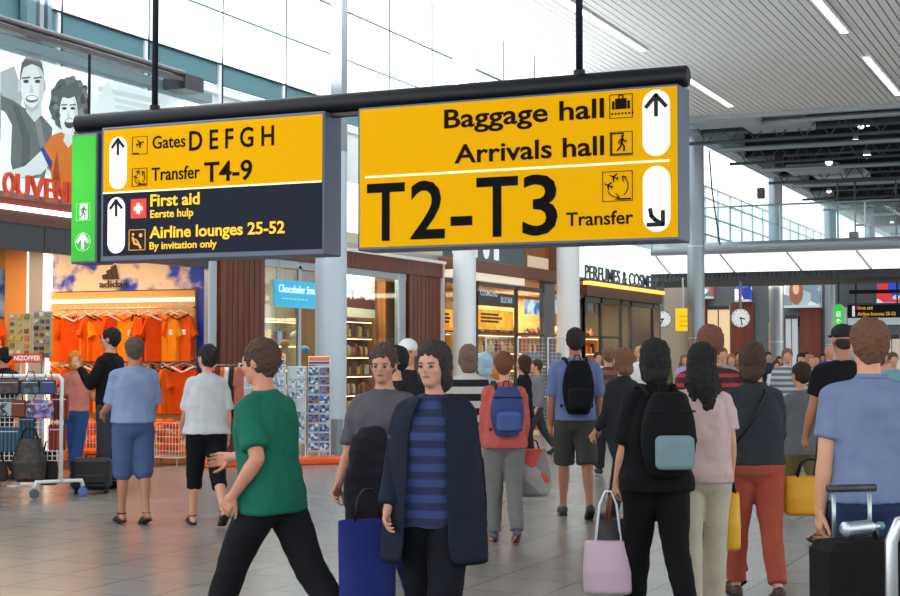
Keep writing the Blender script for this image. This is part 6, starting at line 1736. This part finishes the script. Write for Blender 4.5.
backpack(I, 'blue and grey rucksack on the coral-topped woman', (cloth((58, 72, 120)), cloth((52, 56, 64))), w=.32, h=.46, d=.18, z=1.44, panel=cloth((74, 92, 150)))
soft_bag('carrier_bag', 'red and grey bag carried beside the coral-topped woman', 'bag', I['hands'][1] + Vector((.10, -.02, .08)), .38, .42, .18, patchwork([(196, 60, 44), (150, 146, 146), (214, 84, 60), (120, 116, 118)], 5, seed=3), BLACK, YAW, .10, flare=.5)
I = person('man in a blue shirt and dark shorts with a black backpack', 575, 15.2, 1.88, 3, thigh=(12, -12), knee=(3, 14), arm=((2, 8, 12), (-2, 8, 12)), girth=1.0, near=2, skin=SK2, spread=.02,
           top=dict(mat=cl((118, 136, 186)), sleeve=.5, len=.90, loose=.03), low=dict(mat=cl((78, 78, 76)), hem=.5, wide=.02), hair=hm((44, 32, 28)), shoes=dict(mat=M((40, 48, 60)), sole=BLACK))
backpack(I, 'black backpack on the man in the blue shirt', (cloth((20, 21, 26)), cloth((26, 28, 32))), w=.30, h=.50, d=.18, z=1.46)
I = person('person in a black and white striped top left of the coral top', 468, 14.2, 1.70, 12, 'f', thigh=(12, -10), knee=(3, 14), arm=((4, 8, 16), (4, 8, 16)), near=2,
           top=dict(mat=stripes((20, 20, 24), (206, 204, 200), 7.5, .5), sleeve=.6, len=.86, loose=.03), low=dict(mat=cl((24, 24, 30))), hair=hm((120, 96, 84), 'bob'), shoes=dict(mat=M((60, 60, 66)), sole=BLACK))
person('person with pale blue hood between the striped and coral tops', 484, 17.0, 1.62, 20, 'f', thigh=(8, -8), knee=(3, 10), arm=((4, 8, 16), (4, 8, 16)), near=2,
       top=dict(mat=cl((176, 190, 200)), sleeve=.96, len=.86), low=dict(mat=cl((60, 62, 70))), hair=dict(mat=cloth((168, 200, 216)), style='bob', thick=.018), shoes=dict(mat=M((60, 60, 66))))
person('man in white cap and dark clothes behind the navy coat', 408, 13.5, 1.74, 178, thigh=(10, -8), knee=(3, 12), arm=((4, 8, 16), (4, 8, 16)), near=2,
       top=dict(mat=cl((34, 36, 42)), sleeve=.96, len=.86), low=dict(mat=cl((30, 30, 36))), hair=dict(mat=M((226, 228, 230), .8), style='cap'), shoes=dict(mat=M((40, 40, 46))))
person('dark-haired man in black glancing sideways behind the navy coat', 394, 11.6, 1.66, 110, thigh=(10, -8), knee=(3, 12), arm=((4, 8, 16), (4, 8, 16)), near=2,
       top=dict(mat=cl((26, 26, 30)), sleeve=.96, len=.86), low=dict(mat=cl((30, 30, 36))), hair=hm(BLK), shoes=dict(mat=M((40, 40, 46))))
person('dark-haired woman in black top standing beyond the coral top', 523, 20.0, 1.60, 70, 'f', thigh=(6, -6), knee=(3, 8), arm=((4, 8, 50), (4, 8, 16)), near=2,
       top=dict(mat=cl((28, 28, 34)), sleeve=.5, len=.86), low=dict(mat=cl((40, 40, 50))), hair=hm((66, 38, 30), 'bob'), shoes=dict(mat=M((40, 40, 46))))
# brown-haired group right of the blue shirt
spec = [
 ('person in a brown striped jacket right of the man in blue', 608, 20.5, 1.72, 10, 'm', stripes((126, 84, 66), (84, 56, 48), 8), (50, 46, 50), (120, 92, 74), 'short', .96),
 ('brown-haired woman with white collar left of the black backpack', 622, 14.5, 1.70, 40, 'f', cloth((40, 42, 46)), (46, 46, 52), (118, 82, 58), 'bob', .9),
 ('person in a light shirt far behind the brown striped jacket', 598, 30.0, 1.70, 190, 'm', cloth((214, 216, 220)), (60, 66, 80), (60, 44, 36), 'short', .5),
 ('blond man in a white shirt right of the brown-haired woman', 640, 27.0, 1.78, 200, 'm', cloth((224, 224, 226)), (70, 70, 80), (190, 150, 100), 'short', .5),
 ('woman in an ochre top far behind the black backpack', 650, 31.0, 1.66, 170, 'f', cloth((200, 160, 110)), (60, 60, 70), (84, 56, 40), 'long', .4),
 ('man in a grey polo far behind the red striped shirt', 722, 24.0, 1.74, 185, 'm', cloth((150, 156, 164)), (60, 62, 74), (110, 84, 66), 'short', .36),
 ('woman in a white top just left of the dark bob haircut', 731, 27.0, 1.68, 175, 'f', cloth((222, 222, 226)), (56, 60, 80), (140, 100, 66), 'long', .4),
 ('man in grey striped polo shirt coming towards the viewer', 787, 24.0, 1.74, 172, 'm', stripes((186, 190, 196), (104, 112, 122), 11), (86, 88, 96), (120, 100, 84), 'short', .5),
 ('black-haired woman in a dark dress right of the striped polo', 801, 27.5, 1.66, 160, 'f', cloth((66, 70, 78)), (60, 64, 72), (24, 20, 22), 'bob', .4),
 ('woman in a pale striped t-shirt beside the dark dress', 810, 26.0, 1.66, 195, 'f', stripes((206, 206, 206), (110, 112, 116), 13), (50, 50, 56), (170, 120, 86), 'bob', .36),
 ('bald man in a bright blue jacket left of the black cap', 830, 29.0, 1.80, 185, 'm', cloth((40, 74, 176)), (50, 54, 70), (206, 160, 134), 'short', .96),
 ('woman in a black sleeveless top beside the blue jacket', 816, 31.0, 1.66, 170, 'f', cloth((26, 26, 32)), (60, 66, 90), (90, 60, 44), 'long', .1),
 ('man in a teal shirt at the right edge beyond the blue shirt', 893, 25.0, 1.70, 180, 'm', cloth((120, 166, 176)), (60, 60, 70), (96, 70, 54), 'short', .4),
 ('woman in a rose top between blue jacket and right edge', 886, 30.0, 1.72, 200, 'f', cloth((214, 150, 150)), (60, 60, 70), (120, 80, 60), 'bob', .4),
 ('child-height person in white behind the striped polo', 776, 31.0, 1.52, 180, 'f', cloth((226, 226, 228)), (80, 90, 120), (70, 50, 40), 'bob', .4),
 ('man in a brown coat far back left of the hanging clock', 738, 36.0, 1.76, 175, 'm', cloth((120, 88, 66)), (50, 50, 56), (70, 50, 40), 'short', .96),
 ('woman in a beige coat far back under the hanging clock', 748, 38.0, 1.70, 185, 'f', cloth((190, 172, 146)), (50, 50, 56), (110, 74, 50), 'long', .96),
 ('man in a dark suit far back beside the steel column', 716, 38.0, 1.80, 10, 'm', cloth((36, 38, 46)), (36, 38, 46), (50, 36, 30), 'short', .96),
 ('man in a navy polo far back right of the clock', 768, 39.0, 1.76, 185, 'm', cloth((44, 54, 86)), (70, 70, 80), (60, 44, 36), 'short', .4),
 ('woman in a red top far back near the orange shopfront', 779, 40.0, 1.66, 190, 'f', cloth((190, 60, 52)), (60, 60, 70), (90, 60, 44), 'long', .4),
 ('man in a grey hoodie far back before the wood panel', 806, 42.0, 1.78, 170, 'm', cloth((120, 124, 130)), (56, 60, 76), (60, 46, 40), 'short', .96),
 ('woman in a teal coat far back left of the bald man', 822, 43.0, 1.70, 185, 'f', cloth((70, 130, 136)), (50, 50, 56), (60, 40, 34), 'bob', .96),
 ('man in a white shirt far back right of the bald man', 843, 40.0, 1.76, 180, 'm', cloth((220, 222, 226)), (50, 56, 76), (96, 70, 50), 'short', .5),
 ('dark-clothed man beyond the orange notice in the glass shop front', 494, 26.0, 1.66, 20, 'm', cloth((190, 110, 60)), (60, 62, 72), (150, 110, 70), 'short', .5),
 ('man in a grey jacket beyond the mesh frames', 536, 25.0, 1.58, 100, 'm', cloth((120, 122, 128)), (60, 62, 72), (70, 50, 40), 'short', .96),
 ('man in an olive jacket far back beside the round clock', 662, 36.0, 1.76, 185, 'm', cloth((104, 104, 70)), (50, 50, 56), (60, 44, 36), 'short', .96),
 ('woman in a lilac top far back beside the yellow sign', 684, 34.0, 1.68, 175, 'f', cloth((176, 160, 200)), (60, 64, 90), (130, 92, 60), 'long', .4),
 ('shopper in a dark top inside the left end of the souvenir shop', 4, 20.0, 1.74, 60, 'm', cloth((40, 34, 34)), (40, 40, 48), (34, 24, 22), 'short', .5),
]
rp = random.Random(21)
for i, (lb, px, d_, H_, fc, sx_, tm, lc, hc, hs, sl_) in enumerate(spec):
    a_ = rp.uniform(8, 20) * rp.choice((-1, 1))
    person(lb, px, d_, H_, fc, sx_, thigh=(a_, -a_), knee=((3, abs(a_)) if a_ > 0 else (abs(a_), 3)), arm=((-a_ * .6, 7, rp.uniform(10, 50)), (a_ * .6, 7, rp.uniform(10, 50))), near=2 if d_ < 22 else 3,
           top=dict(mat=tm, sleeve=sl_, len=rp.uniform(.84, .9)), low=dict(mat=cloth(lc), **(dict(kind='skirt', hem=.52) if 'dress' in lb else {})),
           hair=dict(mat=M(hc, .85), style=hs), shoes=dict(mat=M((40, 40, 46))), eyes=d_ < 40)
